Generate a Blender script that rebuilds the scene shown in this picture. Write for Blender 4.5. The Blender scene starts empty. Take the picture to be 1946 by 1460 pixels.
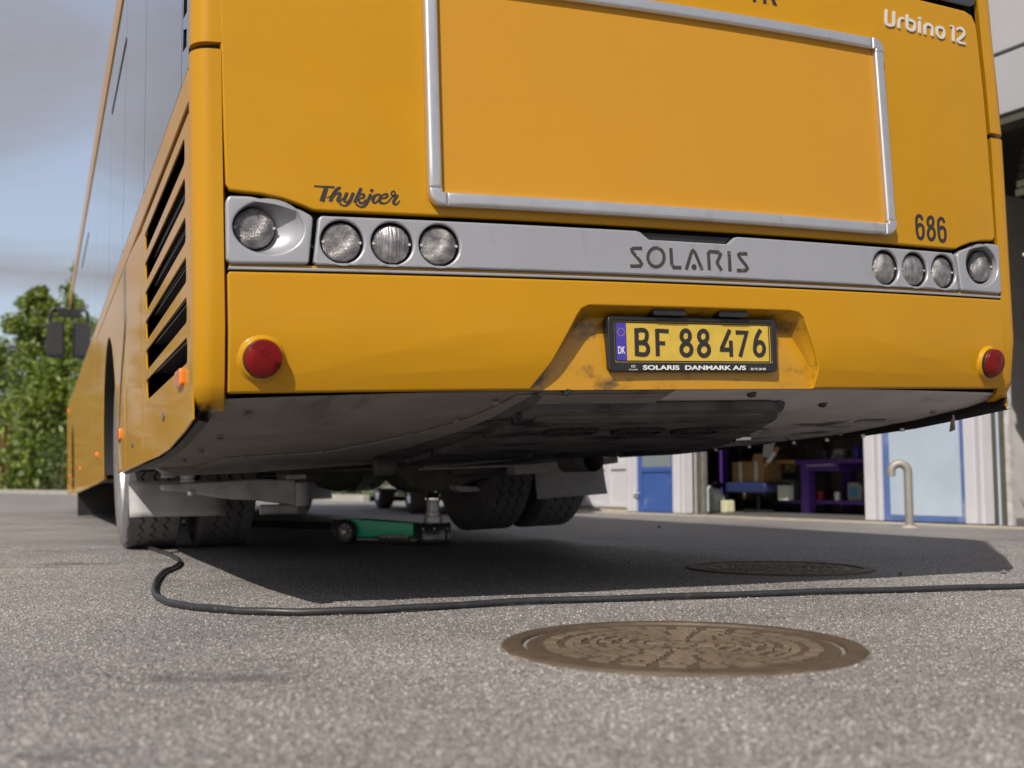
import bpy, bmesh, math, random
import numpy as np
from mathutils import Vector, Matrix
random.seed(7); np.random.seed(7)
SC = bpy.context.scene
C = SC.collection
R = math.radians

# ------------------------------------------------------------------ camera, sky, sun, exposure
cam_d = bpy.data.cameras.new('camera'); cam = bpy.data.objects.new('camera', cam_d); C.objects.link(cam)
cam.location = (0, 0, .3114); cam.rotation_euler = (R(90 + 5.204), 0, 0)
cam_d.sensor_width = 36; cam_d.lens = 38.59; cam_d.clip_start = .05; cam_d.clip_end = 2000
cam_d.dof.use_dof = True; cam_d.dof.focus_distance = 3.0; cam_d.dof.aperture_fstop = 3.4
SC.camera = cam
SC.cycles.max_bounces = 8; SC.cycles.diffuse_bounces = 4; SC.cycles.glossy_bounces = 3; SC.cycles.transmission_bounces = 3
SC.view_settings.view_transform = 'Standard'; SC.view_settings.look = 'None'
SC.view_settings.gamma = 1; SC.view_settings.use_curve_mapping = False
SC.view_settings.exposure = 1.20

SUN = Vector((-0.427, -1.032, 1.0)).normalized()          # direction towards the sun
sun_d = bpy.data.lights.new('sun', 'SUN'); sun = bpy.data.objects.new('sun', sun_d); C.objects.link(sun)
sun_d.energy = 2.4; sun_d.angle = R(.6); sun_d.color = (1.0, .93, .83)
sun.rotation_euler = SUN.to_track_quat('Z', 'Y').to_euler(); sun.location = (-8, -18, 20)

W = bpy.data.worlds.new('World'); SC.world = W; W.use_nodes = True
nt = W.node_tree; nt.nodes.clear()
def N(t, ty, **k):
    n = t.nodes.new(ty)
    for a, v in k.items():
        if a.startswith('i_'): n.inputs[a[2:].replace('_', ' ')].default_value = v
        else: setattr(n, a, v)
    return n
sky = N(nt, 'ShaderNodeTexSky', sky_type='NISHITA', sun_disc=False)
sky.sun_elevation = math.asin(SUN.z); sky.sun_rotation = math.atan2(SUN.x, SUN.y)
sky.air_density = 1.0; sky.dust_density = 2.0; sky.ozone_density = 1.5
tc = N(nt, 'ShaderNodeTexCoord'); sep = N(nt, 'ShaderNodeSeparateXYZ')
nt.links.new(tc.outputs['Generated'], sep.inputs[0])
def wm(op, a, b):
    n = N(nt, 'ShaderNodeMath', operation=op)
    for i, v in enumerate((a, b)):
        if isinstance(v, (int, float)): n.inputs[i].default_value = v
        else: nt.links.new(v, n.inputs[i])
    return n.outputs[0]
zz = wm('ADD', wm('ABSOLUTE', sep.outputs[2], 0), .22)
cmb = N(nt, 'ShaderNodeCombineXYZ')
nt.links.new(wm('DIVIDE', sep.outputs[0], zz), cmb.inputs[0]); nt.links.new(wm('DIVIDE', sep.outputs[1], zz), cmb.inputs[1])
mp = N(nt, 'ShaderNodeMapping'); mp.inputs['Scale'].default_value = (.8, 1.5, 1); mp.inputs['Rotation'].default_value = (0, 0, R(14))
mp.inputs['Location'].default_value = (3.1, .6, 0)
nt.links.new(cmb.outputs[0], mp.inputs[0])
nz = N(nt, 'ShaderNodeTexNoise', i_Scale=1.1, i_Detail=6.0, i_Roughness=.55, i_Distortion=.9); nt.links.new(mp.outputs[0], nz.inputs['Vector'])
cr = N(nt, 'ShaderNodeValToRGB'); cr.color_ramp.elements[0].position = .36; cr.color_ramp.elements[1].position = .66
cr.color_ramp.elements[0].color = (.72, .72, .72, 1); cr.color_ramp.elements[1].color = (.98, .98, .98, 1)
nt.links.new(nz.outputs[0], cr.inputs[0])
mx = N(nt, 'ShaderNodeMixRGB'); mx.inputs[2].default_value = (.96, .93, .98, 1)
nt.links.new(cr.outputs[0], mx.inputs[0]); nt.links.new(sky.outputs[0], mx.inputs[1])
bg = N(nt, 'ShaderNodeBackground', i_Strength=.15); nt.links.new(mx.outputs[0], bg.inputs[0])
wo = N(nt, 'ShaderNodeOutputWorld'); nt.links.new(bg.outputs[0], wo.inputs[0])

# ------------------------------------------------------------------ materials
def M(name, col, rough=.5, metal=0, var=.0, vs=6, bump=0, bs=80, coat=0, cr_=.05, spec=.5, dirt=None, dthr=(.5, .7), ds=5, dstretch=(1, 1, 1),
      emit=None, bdist=.002, rvar=0, trans=0, ior=1.5):
    """procedural principled material; var = brightness noise, dirt = colour of stains laid over by noise"""
    m = bpy.data.materials.new(name); m.use_nodes = True; t = m.node_tree; p = t.nodes['Principled BSDF']
    L = t.links.new
    tcn = N(t, 'ShaderNodeTexCoord'); co = tcn.outputs['Object']
    p.inputs['Base Color'].default_value = (*col, 1); p.inputs['Roughness'].default_value = rough
    p.inputs['Metallic'].default_value = metal; p.inputs['Coat Weight'].default_value = coat; p.inputs['Coat Roughness'].default_value = cr_
    p.inputs['Specular IOR Level'].default_value = spec; p.inputs['IOR'].default_value = ior
    p.inputs['Transmission Weight'].default_value = trans
    out = None
    if var:
        n = N(t, 'ShaderNodeTexNoise', i_Scale=vs, i_Detail=6.0, i_Roughness=.6); L(co, n.inputs['Vector'])
        r = N(t, 'ShaderNodeMapRange'); r.inputs[1].default_value = .3; r.inputs[2].default_value = .7
        r.inputs[3].default_value = 1 - var; r.inputs[4].default_value = 1 + var; L(n.outputs[0], r.inputs[0])
        h = N(t, 'ShaderNodeVectorMath', operation='SCALE'); h.inputs[0].default_value = col; L(r.outputs[0], h.inputs['Scale']); out = h.outputs[0]
        if rvar:
            rr = N(t, 'ShaderNodeMapRange'); rr.inputs[1].default_value = .35; rr.inputs[2].default_value = .7
            rr.inputs[3].default_value = max(0, rough - rvar); rr.inputs[4].default_value = rough + rvar; L(n.outputs[0], rr.inputs[0]); L(rr.outputs[0], p.inputs['Roughness'])
    if dirt:
        mpp = N(t, 'ShaderNodeMapping'); mpp.inputs['Scale'].default_value = dstretch; L(co, mpp.inputs[0])
        n = N(t, 'ShaderNodeTexNoise', i_Scale=ds, i_Detail=8.0, i_Roughness=.65); L(mpp.outputs[0], n.inputs['Vector'])
        r = N(t, 'ShaderNodeMapRange', interpolation_type='SMOOTHSTEP'); r.inputs[1].default_value = dthr[0]; r.inputs[2].default_value = dthr[1]; L(n.outputs[0], r.inputs[0])
        mxx = N(t, 'ShaderNodeMixRGB'); L(r.outputs[0], mxx.inputs[0])
        if out: L(out, mxx.inputs[1])
        else: mxx.inputs[1].default_value = (*col, 1)
        mxx.inputs[2].default_value = (*dirt, 1); out = mxx.outputs[0]
    if out: L(out, p.inputs['Base Color'])
    if bump:
        n = N(t, 'ShaderNodeTexNoise', i_Scale=bs, i_Detail=5.0); L(co, n.inputs['Vector'])
        b = N(t, 'ShaderNodeBump', i_Strength=bump, i_Distance=bdist); L(n.outputs[0], b.inputs['Height']); L(b.outputs[0], p.inputs['Normal'])
    if emit: p.inputs['Emission Color'].default_value = (*emit[0], 1); p.inputs['Emission Strength'].default_value = emit[1]
    return m
YEL = (.41, .20, .004)
m_yel = M('yellow_paint', YEL, .38, var=.06, vs=1.6, coat=.40, cr_=.04, spec=.12, bump=.35, bs=2.6, bdist=.006, dirt=(.24, .12, .02), dthr=(.60, .95), ds=3.0, dstretch=(1, 1, .6))
m_ad = M('orange_yellow_print', (.44, .215, .024), .6, spec=.1, var=.02, vs=2)
m_sil = M('silver_paint', (.29, .295, .325), .38, metal=.25, var=.05, vs=3, coat=.3, cr_=.1, dirt=(.13, .125, .12), dthr=(.54, .84), ds=7, dstretch=(1, 1, .35))
m_alu = M('brushed_aluminium', (.62, .61, .62), .34, metal=.85, var=.06, vs=20, dirt=(.28, .26, .22), dthr=(.6, .85), ds=9)
m_blk = M('black_rubber_gap', (.008, .008, .008), .6)
m_blkp = M('black_plastic', (.014, .014, .015), .42, bump=.15, bs=400, var=.2, vs=15)
m_dark = M('dark_lettering', (.018, .016, .018), .5)
m_worn = M('worn_dark_lettering', (.035, .03, .022), .6, dirt=(.4, .4, .41), dthr=(.62, .66), ds=90)
m_badge = M('pale_badge_plastic', (.5, .49, .48), .4)
m_gls = M('dark_tinted_glass', (.010, .012, .016), .02, spec=.6, coat=1, cr_=.01)
m_red = M('red_lens', (.14, .002, .003), .35, coat=.2, spec=.2, cr_=.03, bump=.5, bs=190, bdist=.001, var=.25, vs=30)
m_ora = M('orange_lens', (.82, .17, .012), .25, coat=.8, bump=.3, bs=220)
m_steel = M('bare_steel', (.72, .71, .72), .42, metal=.55, var=.1, vs=40)
m_chrome = M('polished_steel', (.72, .72, .72), .09, metal=1)
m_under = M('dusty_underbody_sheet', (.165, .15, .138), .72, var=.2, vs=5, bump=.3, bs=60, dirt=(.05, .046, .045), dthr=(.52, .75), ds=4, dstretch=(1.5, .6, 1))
m_tray = M('oily_underbody_tray', (.085, .08, .083), .8, spec=.15, var=.3, vs=7, bump=.4, bs=90, dirt=(.012, .011, .014), dthr=(.47, .66), ds=5, dstretch=(.8, 1.6, 1))
m_oil = M('wet_black_oil', (.004, .004, .005), .25, coat=.6, bump=1, bs=220, bdist=.012)
m_hole = M('matt_black', (.003, .003, .003), .95, spec=.05)  # matt black for the sheet behind the tray slots
m_frame = M('dusty_chassis_steel', (.38, .37, .375), .7, var=.25, vs=14, bump=.6, bs=120, bdist=.004, dirt=(.33, .28, .21), dthr=(.62, .76), ds=18)
m_axle = M('dark_axle_casting', (.12, .115, .11), .75, var=.3, vs=12, bump=.5, bs=70)
m_tyre = M('tyre_rubber', (.135, .13, .134), .78, var=.18, vs=16, bump=.35, bs=160, dirt=(.12, .11, .10), dthr=(.52, .8), ds=22)
m_groove = M('tyre_groove', (.010, .010, .010), .9)
m_flap = M('grey_mud_flap', (.34, .335, .34), .7, var=.14, vs=9, bump=.25, bs=200, dirt=(.24, .22, .19), dthr=(.6, .85), ds=20)
m_rim = M('wheel_rim_steel', (.42, .42, .41), .42, metal=.55, var=.15, vs=9)
m_trim = M('grey_trim', (.17, .19, .22), .5)
m_mesh = M('dark_filter_mesh', (.018, .018, .020), .55, var=.5, vs=60, bump=.8, bs=120)

def lens_mat(name, kind):
    m = bpy.data.materials.new(name); m.use_nodes = True; t = m.node_tree; p = t.nodes['Principled BSDF']; L = t.links.new
    tcn = N(t, 'ShaderNodeTexCoord'); sp = N(t, 'ShaderNodeSeparateXYZ'); L(tcn.outputs['Object'], sp.inputs[0])
    cb = N(t, 'ShaderNodeCombineXYZ'); L(sp.outputs[0], cb.inputs[0]); L(sp.outputs[2], cb.inputs[1])
    if kind == 'cell':
        v = N(t, 'ShaderNodeTexVoronoi', i_Scale=330.0, i_Randomness=.2); L(cb.outputs[0], v.inputs['Vector']); h = v.outputs['Distance']; cc = v.outputs['Color']
    else:
        mpp = N(t, 'ShaderNodeMapping'); mpp.inputs['Scale'].default_value = (1, .05, 1); L(cb.outputs[0], mpp.inputs[0])
        v = N(t, 'ShaderNodeTexVoronoi', i_Scale=260.0, i_Randomness=.5); L(mpp.outputs[0], v.inputs['Vector']); h = v.outputs['Distance']; cc = v.outputs['Color']
    n = N(t, 'ShaderNodeTexNoise', i_Scale=38.0, i_Detail=4.0); L(cb.outputs[0], n.inputs['Vector'])
    rp = N(t, 'ShaderNodeValToRGB'); e = rp.color_ramp.elements
    e[0].position = .36; e[0].color = (.13, .125, .13, 1); e[1].position = .72; e[1].color = (.40, .385, .38, 1); L(n.outputs[0], rp.inputs[0])
    hue = N(t, 'ShaderNodeMixRGB', blend_type='MULTIPLY', i_Fac=.55); L(rp.outputs[0], hue.inputs[1])
    bw = N(t, 'ShaderNodeRGBToBW'); L(cc, bw.inputs[0])
    r2 = N(t, 'ShaderNodeMapRange'); r2.inputs[3].default_value = .55; r2.inputs[4].default_value = 1.15; L(bw.outputs[0], r2.inputs[0]); L(r2.outputs[0], hue.inputs[2])
    L(hue.outputs[0], p.inputs['Base Color'])
    b = N(t, 'ShaderNodeBump', i_Strength=.8, i_Distance=.003); L(h, b.inputs['Height']); L(b.outputs[0], p.inputs['Normal'])
    p.inputs['Metallic'].default_value = .55; p.inputs['Roughness'].default_value = .28; p.inputs['Coat Weight'].default_value = 1; p.inputs['Coat Roughness'].default_value = .03
    return m
m_lens = lens_mat('clear_prism_lens', 'cell'); m_lensv = lens_mat('clear_ribbed_lens', 'rib')

# ------------------------------------------------------------------ mesh helpers
class MB:
    """collects shapes, build() links them as ONE mesh object"""
    def __init__(s): s.v = []; s.f = []
    def add(s, vs, fs):
        o = len(s.v); s.v += [tuple(q) for q in vs]; s.f += [tuple(i + o for i in f) for f in fs]
    def box(s, a, b):
        (x0, y0, z0), (x1, y1, z1) = a, b
        s.add([(x0, y0, z0), (x1, y0, z0), (x1, y1, z0), (x0, y1, z0), (x0, y0, z1), (x1, y0, z1), (x1, y1, z1), (x0, y1, z1)],
              [(3, 2, 1, 0), (4, 5, 6, 7), (0, 1, 5, 4), (1, 2, 6, 5), (2, 3, 7, 6), (3, 0, 4, 7)])
    def prism(s, pts, ax, a, b):
        """polygon pts in the two other axes extruded along axis ax from a to b"""
        n = len(pts)
        def q(p, h):
            return {0: (h, p[0], p[1]), 1: (p[0], h, p[1]), 2: (p[0], p[1], h)}[ax]
        s.add([q(p, a) for p in pts] + [q(p, b) for p in pts],
              [tuple(range(n - 1, -1, -1)), tuple(range(n, 2 * n))] + [(i, (i + 1) % n, n + (i + 1) % n, n + i) for i in range(n)])
    def rings(s, rl, cap0=False, cap1=False, closed=True):
        """rl: list of rings (lists of points) skinned in order"""
        n = len(rl[0]); o = len(s.v)
        for r in rl: s.v += [tuple(q) for q in r]
        m = n if closed else n - 1
        for i in range(len(rl) - 1):
            for j in range(m):
                s.f.append((o + i * n + j, o + i * n + (j + 1) % n, o + (i + 1) * n + (j + 1) % n, o + (i + 1) * n + j))
        if cap0: s.f.append(tuple(o + j for j in range(n - 1, -1, -1)))
        if cap1: s.f.append(tuple(o + (len(rl) - 1) * n + j for j in range(n)))
    def lathe(s, prof, c, ax=(0, 0, 1), seg=32, cap0=False, cap1=False):
        ax = Vector(ax).normalized(); u = ax.orthogonal().normalized(); w = ax.cross(u); c = Vector(c)
        s.rings([[c + ax * h + (u * math.cos(2 * math.pi * k / seg) + w * math.sin(2 * math.pi * k / seg)) * r for k in range(seg)] for r, h in prof], cap0, cap1)
    def tube(s, pts, r, seg=10, caps=True):
        pts = [Vector(p) for p in pts]; rl = []; up = None
        for i, p in enumerate(pts):
            d = (pts[min(i + 1, len(pts) - 1)] - pts[max(i - 1, 0)]).normalized()
            if up is None: up = d.orthogonal().normalized()
            up = (up - d * up.dot(d)).normalized(); w = d.cross(up)
            rr = r[i] if isinstance(r, (list, tuple)) else r
            rl.append([p + (up * math.cos(2 * math.pi * k / seg) + w * math.sin(2 * math.pi * k / seg)) * rr for k in range(seg)])
        s.rings(rl, caps, caps)
    def build(s, name, mat, parent=None, fmap=None, smooth=35, bevel=0, flip=False, wn=False):
        me = bpy.data.meshes.new(name)
        v = [fmap(*q) for q in s.v] if fmap else s.v
        me.from_pydata(v, [], s.f)
        return fin(name, me, mat, parent, smooth, bevel, flip, wn)
def fin(name, me, mat, parent=None, smooth=35, bevel=0, flip=False, wn=False):
    me.name = name; me.materials.clear(); me.materials.append(mat)
    if flip: me.flip_normals()
    if smooth:
        me.polygons.foreach_set('use_smooth', [True] * len(me.polygons)); me.set_sharp_from_angle(angle=R(smooth))
    me.update()
    o = bpy.data.objects.new(name, me); C.objects.link(o); o.parent = parent
    if bevel:
        b = o.modifiers.new('bevel', 'BEVEL'); b.width = bevel; b.segments = 2; b.limit_method = 'ANGLE'; b.angle_limit = R(40)
    if wn or bevel:
        w = o.modifiers.new('wn', 'WEIGHTED_NORMAL'); w.keep_sharp = not bevel
    return o
def tag(o, label, cat, group=None):
    o['label'] = label; o['category'] = cat
    if group: o['group'] = group
    return o
def struct(o): o['kind'] = 'structure'; return o
def thing(name, label, cat, loc=(0, 0, 0), rz=0, group=None):
    o = bpy.data.objects.new(name, None); C.objects.link(o); o.location = loc; o.rotation_euler = (0, 0, rz); o.empty_display_size = .1
    return tag(o, label, cat, group)
def smooth_path(pts, n=6, closed=False):
    """Catmull-Rom through points of any dimension"""
    P = [np.array(p, float) for p in pts]; out = []
    m = len(P)
    for i in range(m if closed else m - 1):
        if closed: a, b, c, d = P[i - 1], P[i], P[(i + 1) % m], P[(i + 2) % m]
        else: a, b, c, d = P[max(i - 1, 0)], P[i], P[i + 1], P[min(i + 2, m - 1)]
        for k in range(n):
            t = k / n
            out.append(.5 * ((2 * b) + (-a + c) * t + (2 * a - 5 * b + 4 * c - d) * t * t + (-a + 3 * b - 3 * c + d) * t ** 3))
    if not closed: out.append(P[-1])
    return [tuple(map(float, q)) for q in out]
def circ(cu, cv, ru, rv=None, n=32):
    rv = rv or ru
    return [(cu + ru * math.cos(2 * math.pi * k / n), cv + rv * math.sin(2 * math.pi * k / n)) for k in range(n)]
def rrect(u0, v0, u1, v1, r, n=4):
    out = []
    for cx, cy, a in ((u1 - r, v1 - r, 0), (u0 + r, v1 - r, 90), (u0 + r, v0 + r, 180), (u1 - r, v0 + r, 270)):
        out += [(cx + r * math.cos(R(a + 90 * k / n)), cy + r * math.sin(R(a + 90 * k / n))) for k in range(n + 1)]
    return out
def round_poly(pts, r, n=4):
    """round the corners of a closed polygon with radius-like cut r"""
    out = []; m = len(pts)
    for i in range(m):
        p = Vector(pts[i]); a = Vector(pts[i - 1]); b = Vector(pts[(i + 1) % m])
        da, db = a - p, b - p; k = min(r, da.length * .45, db.length * .45)
        p0 = p + da.normalized() * k; p1 = p + db.normalized() * k
        for j in range(n + 1):
            t = j / n; q = p0 * (1 - t) ** 2 + p * 2 * t * (1 - t) + p1 * t * t; out.append((q.x, q.y))
    return out
def plate(name, loops, d0, th, bev, fmap, mat, parent=None, cut=(.08, .12), flip=False, smooth=30):
    """flat panel with holes: loops[0] outline, others holes, in (u,v); front face at depth d0, thickness th; then bent by fmap"""
    cu = bpy.data.curves.new('c', 'CURVE'); cu.dimensions = '2D'; cu.fill_mode = 'BOTH'
    cu.extrude = max(th / 2 - bev, 1e-5); cu.bevel_depth = bev; cu.bevel_resolution = 2; cu.offset = -bev
    for lp in loops:
        s = cu.splines.new('POLY'); s.points.add(len(lp) - 1); s.use_cyclic_u = True
        for i, q in enumerate(lp): s.points[i].co = (q[0], q[1], 0, 1)
    o = bpy.data.objects.new('c', cu); C.objects.link(o)
    dg = bpy.context.evaluated_depsgraph_get(); me = bpy.data.meshes.new_from_object(o.evaluated_get(dg))
    bpy.data.objects.remove(o); bpy.data.curves.remove(cu)
    return bend(name, me, d0 - th / 2, fmap, mat, parent, cut, flip, smooth)
def bend(name, me, dz, fmap, mat, parent, cut, flip=False, smooth=30):
    bm = bmesh.new(); bm.from_mesh(me)
    bmesh.ops.remove_doubles(bm, verts=bm.verts, dist=1e-5)
    if cut:
        us = [v.co.x for v in bm.verts]; vs = [v.co.y for v in bm.verts]
        for ax, lo, hi, st in ((0, min(us), max(us), cut[0]), (1, min(vs), max(vs), cut[1])):
            if not st: continue
            n = int((hi - lo) / st)
            for k in range(1, n + 1):
                c = lo + (hi - lo) * k / (n + 1); co = [0, 0, 0]; co[ax] = c; no = [0, 0, 0]; no[ax] = 1
                bmesh.ops.bisect_plane(bm, geom=bm.verts[:] + bm.edges[:] + bm.faces[:], plane_co=co, plane_no=no, dist=1e-6)
    for v in bm.verts: v.co = Vector(fmap(v.co.x, v.co.y, v.co.z + dz))
    bm.to_mesh(me); bm.free()
    return fin(name, me, mat, parent, smooth, flip=flip, wn=True)
def text(name, s, box, d0, th, fmap, mat, parent, bold=0.0, flip=False, cut=(.08, 0)):
    cu = bpy.data.curves.new('t', 'FONT'); cu.body = s; cu.size = 1; cu.extrude = .001; cu.offset = bold
    o = bpy.data.objects.new('t', cu); C.objects.link(o)
    dg = bpy.context.evaluated_depsgraph_get(); me = bpy.data.meshes.new_from_object(o.evaluated_get(dg))
    bpy.data.objects.remove(o); bpy.data.curves.remove(cu)
    co = np.array([v.co[:] for v in me.vertices]); lo = co.min(0); hi = co.max(0)
    u0, v0, u1, v1 = box
    for v in me.vertices:
        v.co = (u0 + (v.co.x - lo[0]) / (hi[0] - lo[0]) * (u1 - u0), v0 + (v.co.y - lo[1]) / (hi[1] - lo[1]) * (v1 - v0), (v.co.z - lo[2]) / (hi[2] - lo[2]) * th)
    return bend(name, me, d0, fmap, mat, parent, cut, flip)
def strokes(name, S, d0, th, fmap, mat, parent, caps=False):
    mb = MB()
    for i, (sm, pts) in enumerate(S):
        closed = abs(pts[0][0] - pts[-1][0]) + abs(pts[0][1] - pts[-1][1]) < 1e-4
        if closed: pts = smooth_path(pts[:-1], 4, True) if sm else pts[:-1]
        elif sm: pts = smooth_path(pts, 5)
        P = [Vector((p[0], p[1])) for p in pts]; w = [p[2] for p in pts]; n = len(P); Lq = []; Rq = []
        for k in range(n):
            a = P[k - 1] if (closed or k > 0) else None; b = P[(k + 1) % n] if (closed or k < n - 1) else None
            d1 = (P[k] - a).normalized() if a is not None else None; d2 = (b - P[k]).normalized() if b is not None else None
            t = ((d1 or d2) + (d2 or d1)).normalized(); nn = Vector((-t.y, t.x)); sc = 1
            if d1 is not None and d2 is not None: sc = min(1.5, 1 / max(.4, nn.dot(Vector((-d1.y, d1.x)))))
            Lq.append(P[k] + nn * w[k] / 2 * sc); Rq.append(P[k] - nn * w[k] / 2 * sc)
        if closed: loop = None
        dd = d0 + th + i * .00012
        if closed:
            mb.rings([[(q.x, q.y, d0) for q in Lq], [(q.x, q.y, dd) for q in Lq], [(q.x, q.y, dd) for q in Rq], [(q.x, q.y, d0) for q in Rq]])
        else:
            if caps:
                def cap(c, dr, r): return [c + Vector((math.cos(a), math.sin(a))) * r for a in [math.atan2(dr.y, dr.x) + R(x) for x in (60, 30, 0, -30, -60)]]
                end = cap(P[-1], (P[-1] - P[-2]), w[-1] / 2); st = cap(P[0], (P[0] - P[1]), w[0] / 2)
            else: end = []; st = []
            lp = [Lq, Rq]
            mb.rings([[(q.x, q.y, d0) for q in Lq], [(q.x, q.y, dd) for q in Lq], [(q.x, q.y, dd) for q in Rq], [(q.x, q.y, d0) for q in Rq]], closed=False)
            for tip, A, B in ((end, Lq[-1], Rq[-1]), (st, Rq[0], Lq[0])):
                if tip:
                    poly = [A] + tip + [B]; m = len(poly)
                    mb.add([(q.x, q.y, dd) for q in poly] + [(q.x, q.y, d0) for q in poly], [tuple(range(m - 1, -1, -1))] + [(k, k + 1, m + k + 1, m + k) for k in range(m - 1)])
                else:
                    mb.add([(A.x, A.y, d0), (A.x, A.y, dd), (B.x, B.y, dd), (B.x, B.y, d0)], [(0, 1, 2, 3)])
    return mb.build(name, mat, parent, fmap, smooth=0)

# lettering as pen strokes on the rear wall: (smooth, [(x, z, width)])
THYK = [(0,[(-0.9698,0.9887,0.0038),(-0.9235,0.9885,0.005)]),(0,[(-0.9423,0.9878,0.0096),(-0.945,0.9786,0.0099),(-0.953,0.9541,0.0117)]),(1,[(-0.9419,0.963,0.0016),(-0.934,0.9666,0.0025),(-0.926,0.9738,0.0038),(-0.9157,0.9823,0.0032),(-0.9098,0.9874,0.003),(-0.912,0.9891,0.003),(-0.9173,0.9862,0.0043),(-0.9225,0.9791,0.0068),(-0.9284,0.968,0.0079),(-0.9337,0.9548,0.0082)]),(1,[(-0.9308,0.961,0.0032),(-0.9204,0.9718,0.0034),(-0.9136,0.9753,0.0048),(-0.9103,0.974,0.0063),(-0.9117,0.9682,0.0074),(-0.9162,0.9594,0.0075),(-0.9155,0.9558,0.0054),(-0.9106,0.9568,0.0034),(-0.9037,0.9646,0.0027)]),(1,[(-0.8944,0.9778,0.0074),(-0.8986,0.9671,0.0074),(-0.9015,0.959,0.0066),(-0.8991,0.9554,0.0041),(-0.8937,0.9565,0.003),(-0.8867,0.9654,0.0027)]),(1,[(-0.8796,0.9779,0.0071),(-0.8844,0.9666,0.0075),(-0.8903,0.9538,0.0068),(-0.8973,0.9474,0.0048),(-0.9029,0.9463,0.0036),(-0.9085,0.9484,0.0043),(-0.9122,0.9519,0.005)]),(0,[(-0.8611,0.9896,0.0074),(-0.8683,0.9743,0.0078),(-0.8773,0.9541,0.008)]),(1,[(-0.8713,0.9655,0.0029),(-0.8638,0.9734,0.0032),(-0.8568,0.9758,0.0046),(-0.8541,0.9721,0.0055),(-0.8582,0.967,0.0048),(-0.8662,0.965,0.0032)]),(1,[(-0.8674,0.9646,0.004),(-0.8664,0.9577,0.0062),(-0.8619,0.9537,0.0053),(-0.8561,0.9567,0.0032),(-0.8514,0.9636,0.0028)]),(0,[(-0.8345,0.9883,0.0072),(-0.8381,0.9817,0.0071)]),(1,[(-0.8385,0.9767,0.0069),(-0.8445,0.9639,0.0075),(-0.8517,0.9509,0.0069),(-0.8587,0.9456,0.005),(-0.8655,0.9457,0.0039),(-0.8711,0.9489,0.0046),(-0.8739,0.9515,0.0048)]),(1,[(-0.82,0.9769,0.0037),(-0.8288,0.9733,0.0067),(-0.8342,0.9633,0.0079),(-0.832,0.9567,0.0053),(-0.8262,0.9579,0.0039),(-0.8191,0.9675,0.0035),(-0.8154,0.9751,0.004),(-0.8206,0.9775,0.0035)]),(1,[(-0.8142,0.9764,0.0056),(-0.818,0.964,0.0074),(-0.8167,0.9583,0.0064),(-0.8101,0.956,0.0046),(-0.8019,0.9579,0.0035),(-0.793,0.9664,0.0028)]),(1,[(-0.8155,0.9705,0.0032),(-0.8084,0.9772,0.0035),(-0.8014,0.9785,0.0046),(-0.7994,0.9748,0.0054),(-0.8039,0.9699,0.0044),(-0.8127,0.9675,0.003)]),(1,[(-0.7942,0.9658,0.0028),(-0.7864,0.9737,0.0033),(-0.781,0.9809,0.0037),(-0.7826,0.9857,0.0035),(-0.7873,0.985,0.0037),(-0.7903,0.9804,0.0035),(-0.7864,0.9748,0.0047),(-0.7793,0.9754,0.0058),(-0.7729,0.9773,0.0035)]),(1,[(-0.7746,0.976,0.0053),(-0.7825,0.9658,0.007),(-0.7853,0.9587,0.007),(-0.781,0.9546,0.0049),(-0.7751,0.958,0.0033),(-0.77,0.9643,0.0023)])]
SOLARIS = [(0,[(-0.1358,0.8743,0.009),(-0.1604,0.8732,0.0089),(-0.1656,0.8701,0.0089),(-0.1636,0.863,0.0089),(-0.1429,0.8413,0.0089),(-0.1389,0.8339,0.0089),(-0.1435,0.8282,0.0089),(-0.1726,0.8271,0.0088)]),(1,[(-0.0717,0.8538,0.0091),(-0.0745,0.843,0.0091),(-0.0816,0.8342,0.0091),(-0.0915,0.8291,0.009),(-0.1022,0.8287,0.009),(-0.1115,0.8331,0.009),(-0.1178,0.8413,0.009),(-0.1197,0.8518,0.009),(-0.1169,0.8625,0.009),(-0.1099,0.8713,0.009),(-0.1001,0.8764,0.009),(-0.0894,0.8769,0.0091),(-0.0799,0.8726,0.0091),(-0.0736,0.8643,0.0091),(-0.0717,0.8538,0.0091)]),(0,[(-0.0506,0.8789,0.0095),(-0.0498,0.8366,0.0095),(-0.0437,0.8283,0.0095),(-0.0212,0.8288,0.0096)]),(0,[(-0.0066,0.8243,0.0092),(0.0114,0.8707,0.0093),(0.0166,0.8752,0.0093),(0.0218,0.8711,0.0093),(0.0422,0.8255,0.0093)]),(1,[(0.0203,0.832,0.0093),(0.02,0.8307,0.0093),(0.0191,0.8296,0.0093),(0.018,0.8289,0.0093),(0.0167,0.8289,0.0093),(0.0157,0.8294,0.0093),(0.0149,0.8305,0.0093),(0.0147,0.8318,0.0093),(0.0151,0.8331,0.0092),(0.0159,0.8343,0.0093),(0.017,0.8349,0.0093),(0.0183,0.8349,0.0093),(0.0194,0.8344,0.0093),(0.0201,0.8333,0.0093),(0.0203,0.832,0.0093)]),(0,[(0.0647,0.8257,0.0094),(0.0635,0.8705,0.0094),(0.0688,0.875,0.0094),(0.0942,0.8748,0.0095),(0.1014,0.8687,0.0095),(0.0901,0.8475,0.0095),(0.0915,0.8423,0.0094),(0.103,0.8264,0.0095)]),(0,[(0.1287,0.879,0.0103),(0.1296,0.8248,0.0103)]),(0,[(0.1875,0.8745,0.0097),(0.165,0.8743,0.0097),(0.159,0.8705,0.0096),(0.1617,0.8637,0.0097),(0.1816,0.8427,0.0097),(0.1858,0.8355,0.0097),(0.1798,0.8295,0.0097),(0.1515,0.828,0.0096)])]
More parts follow.
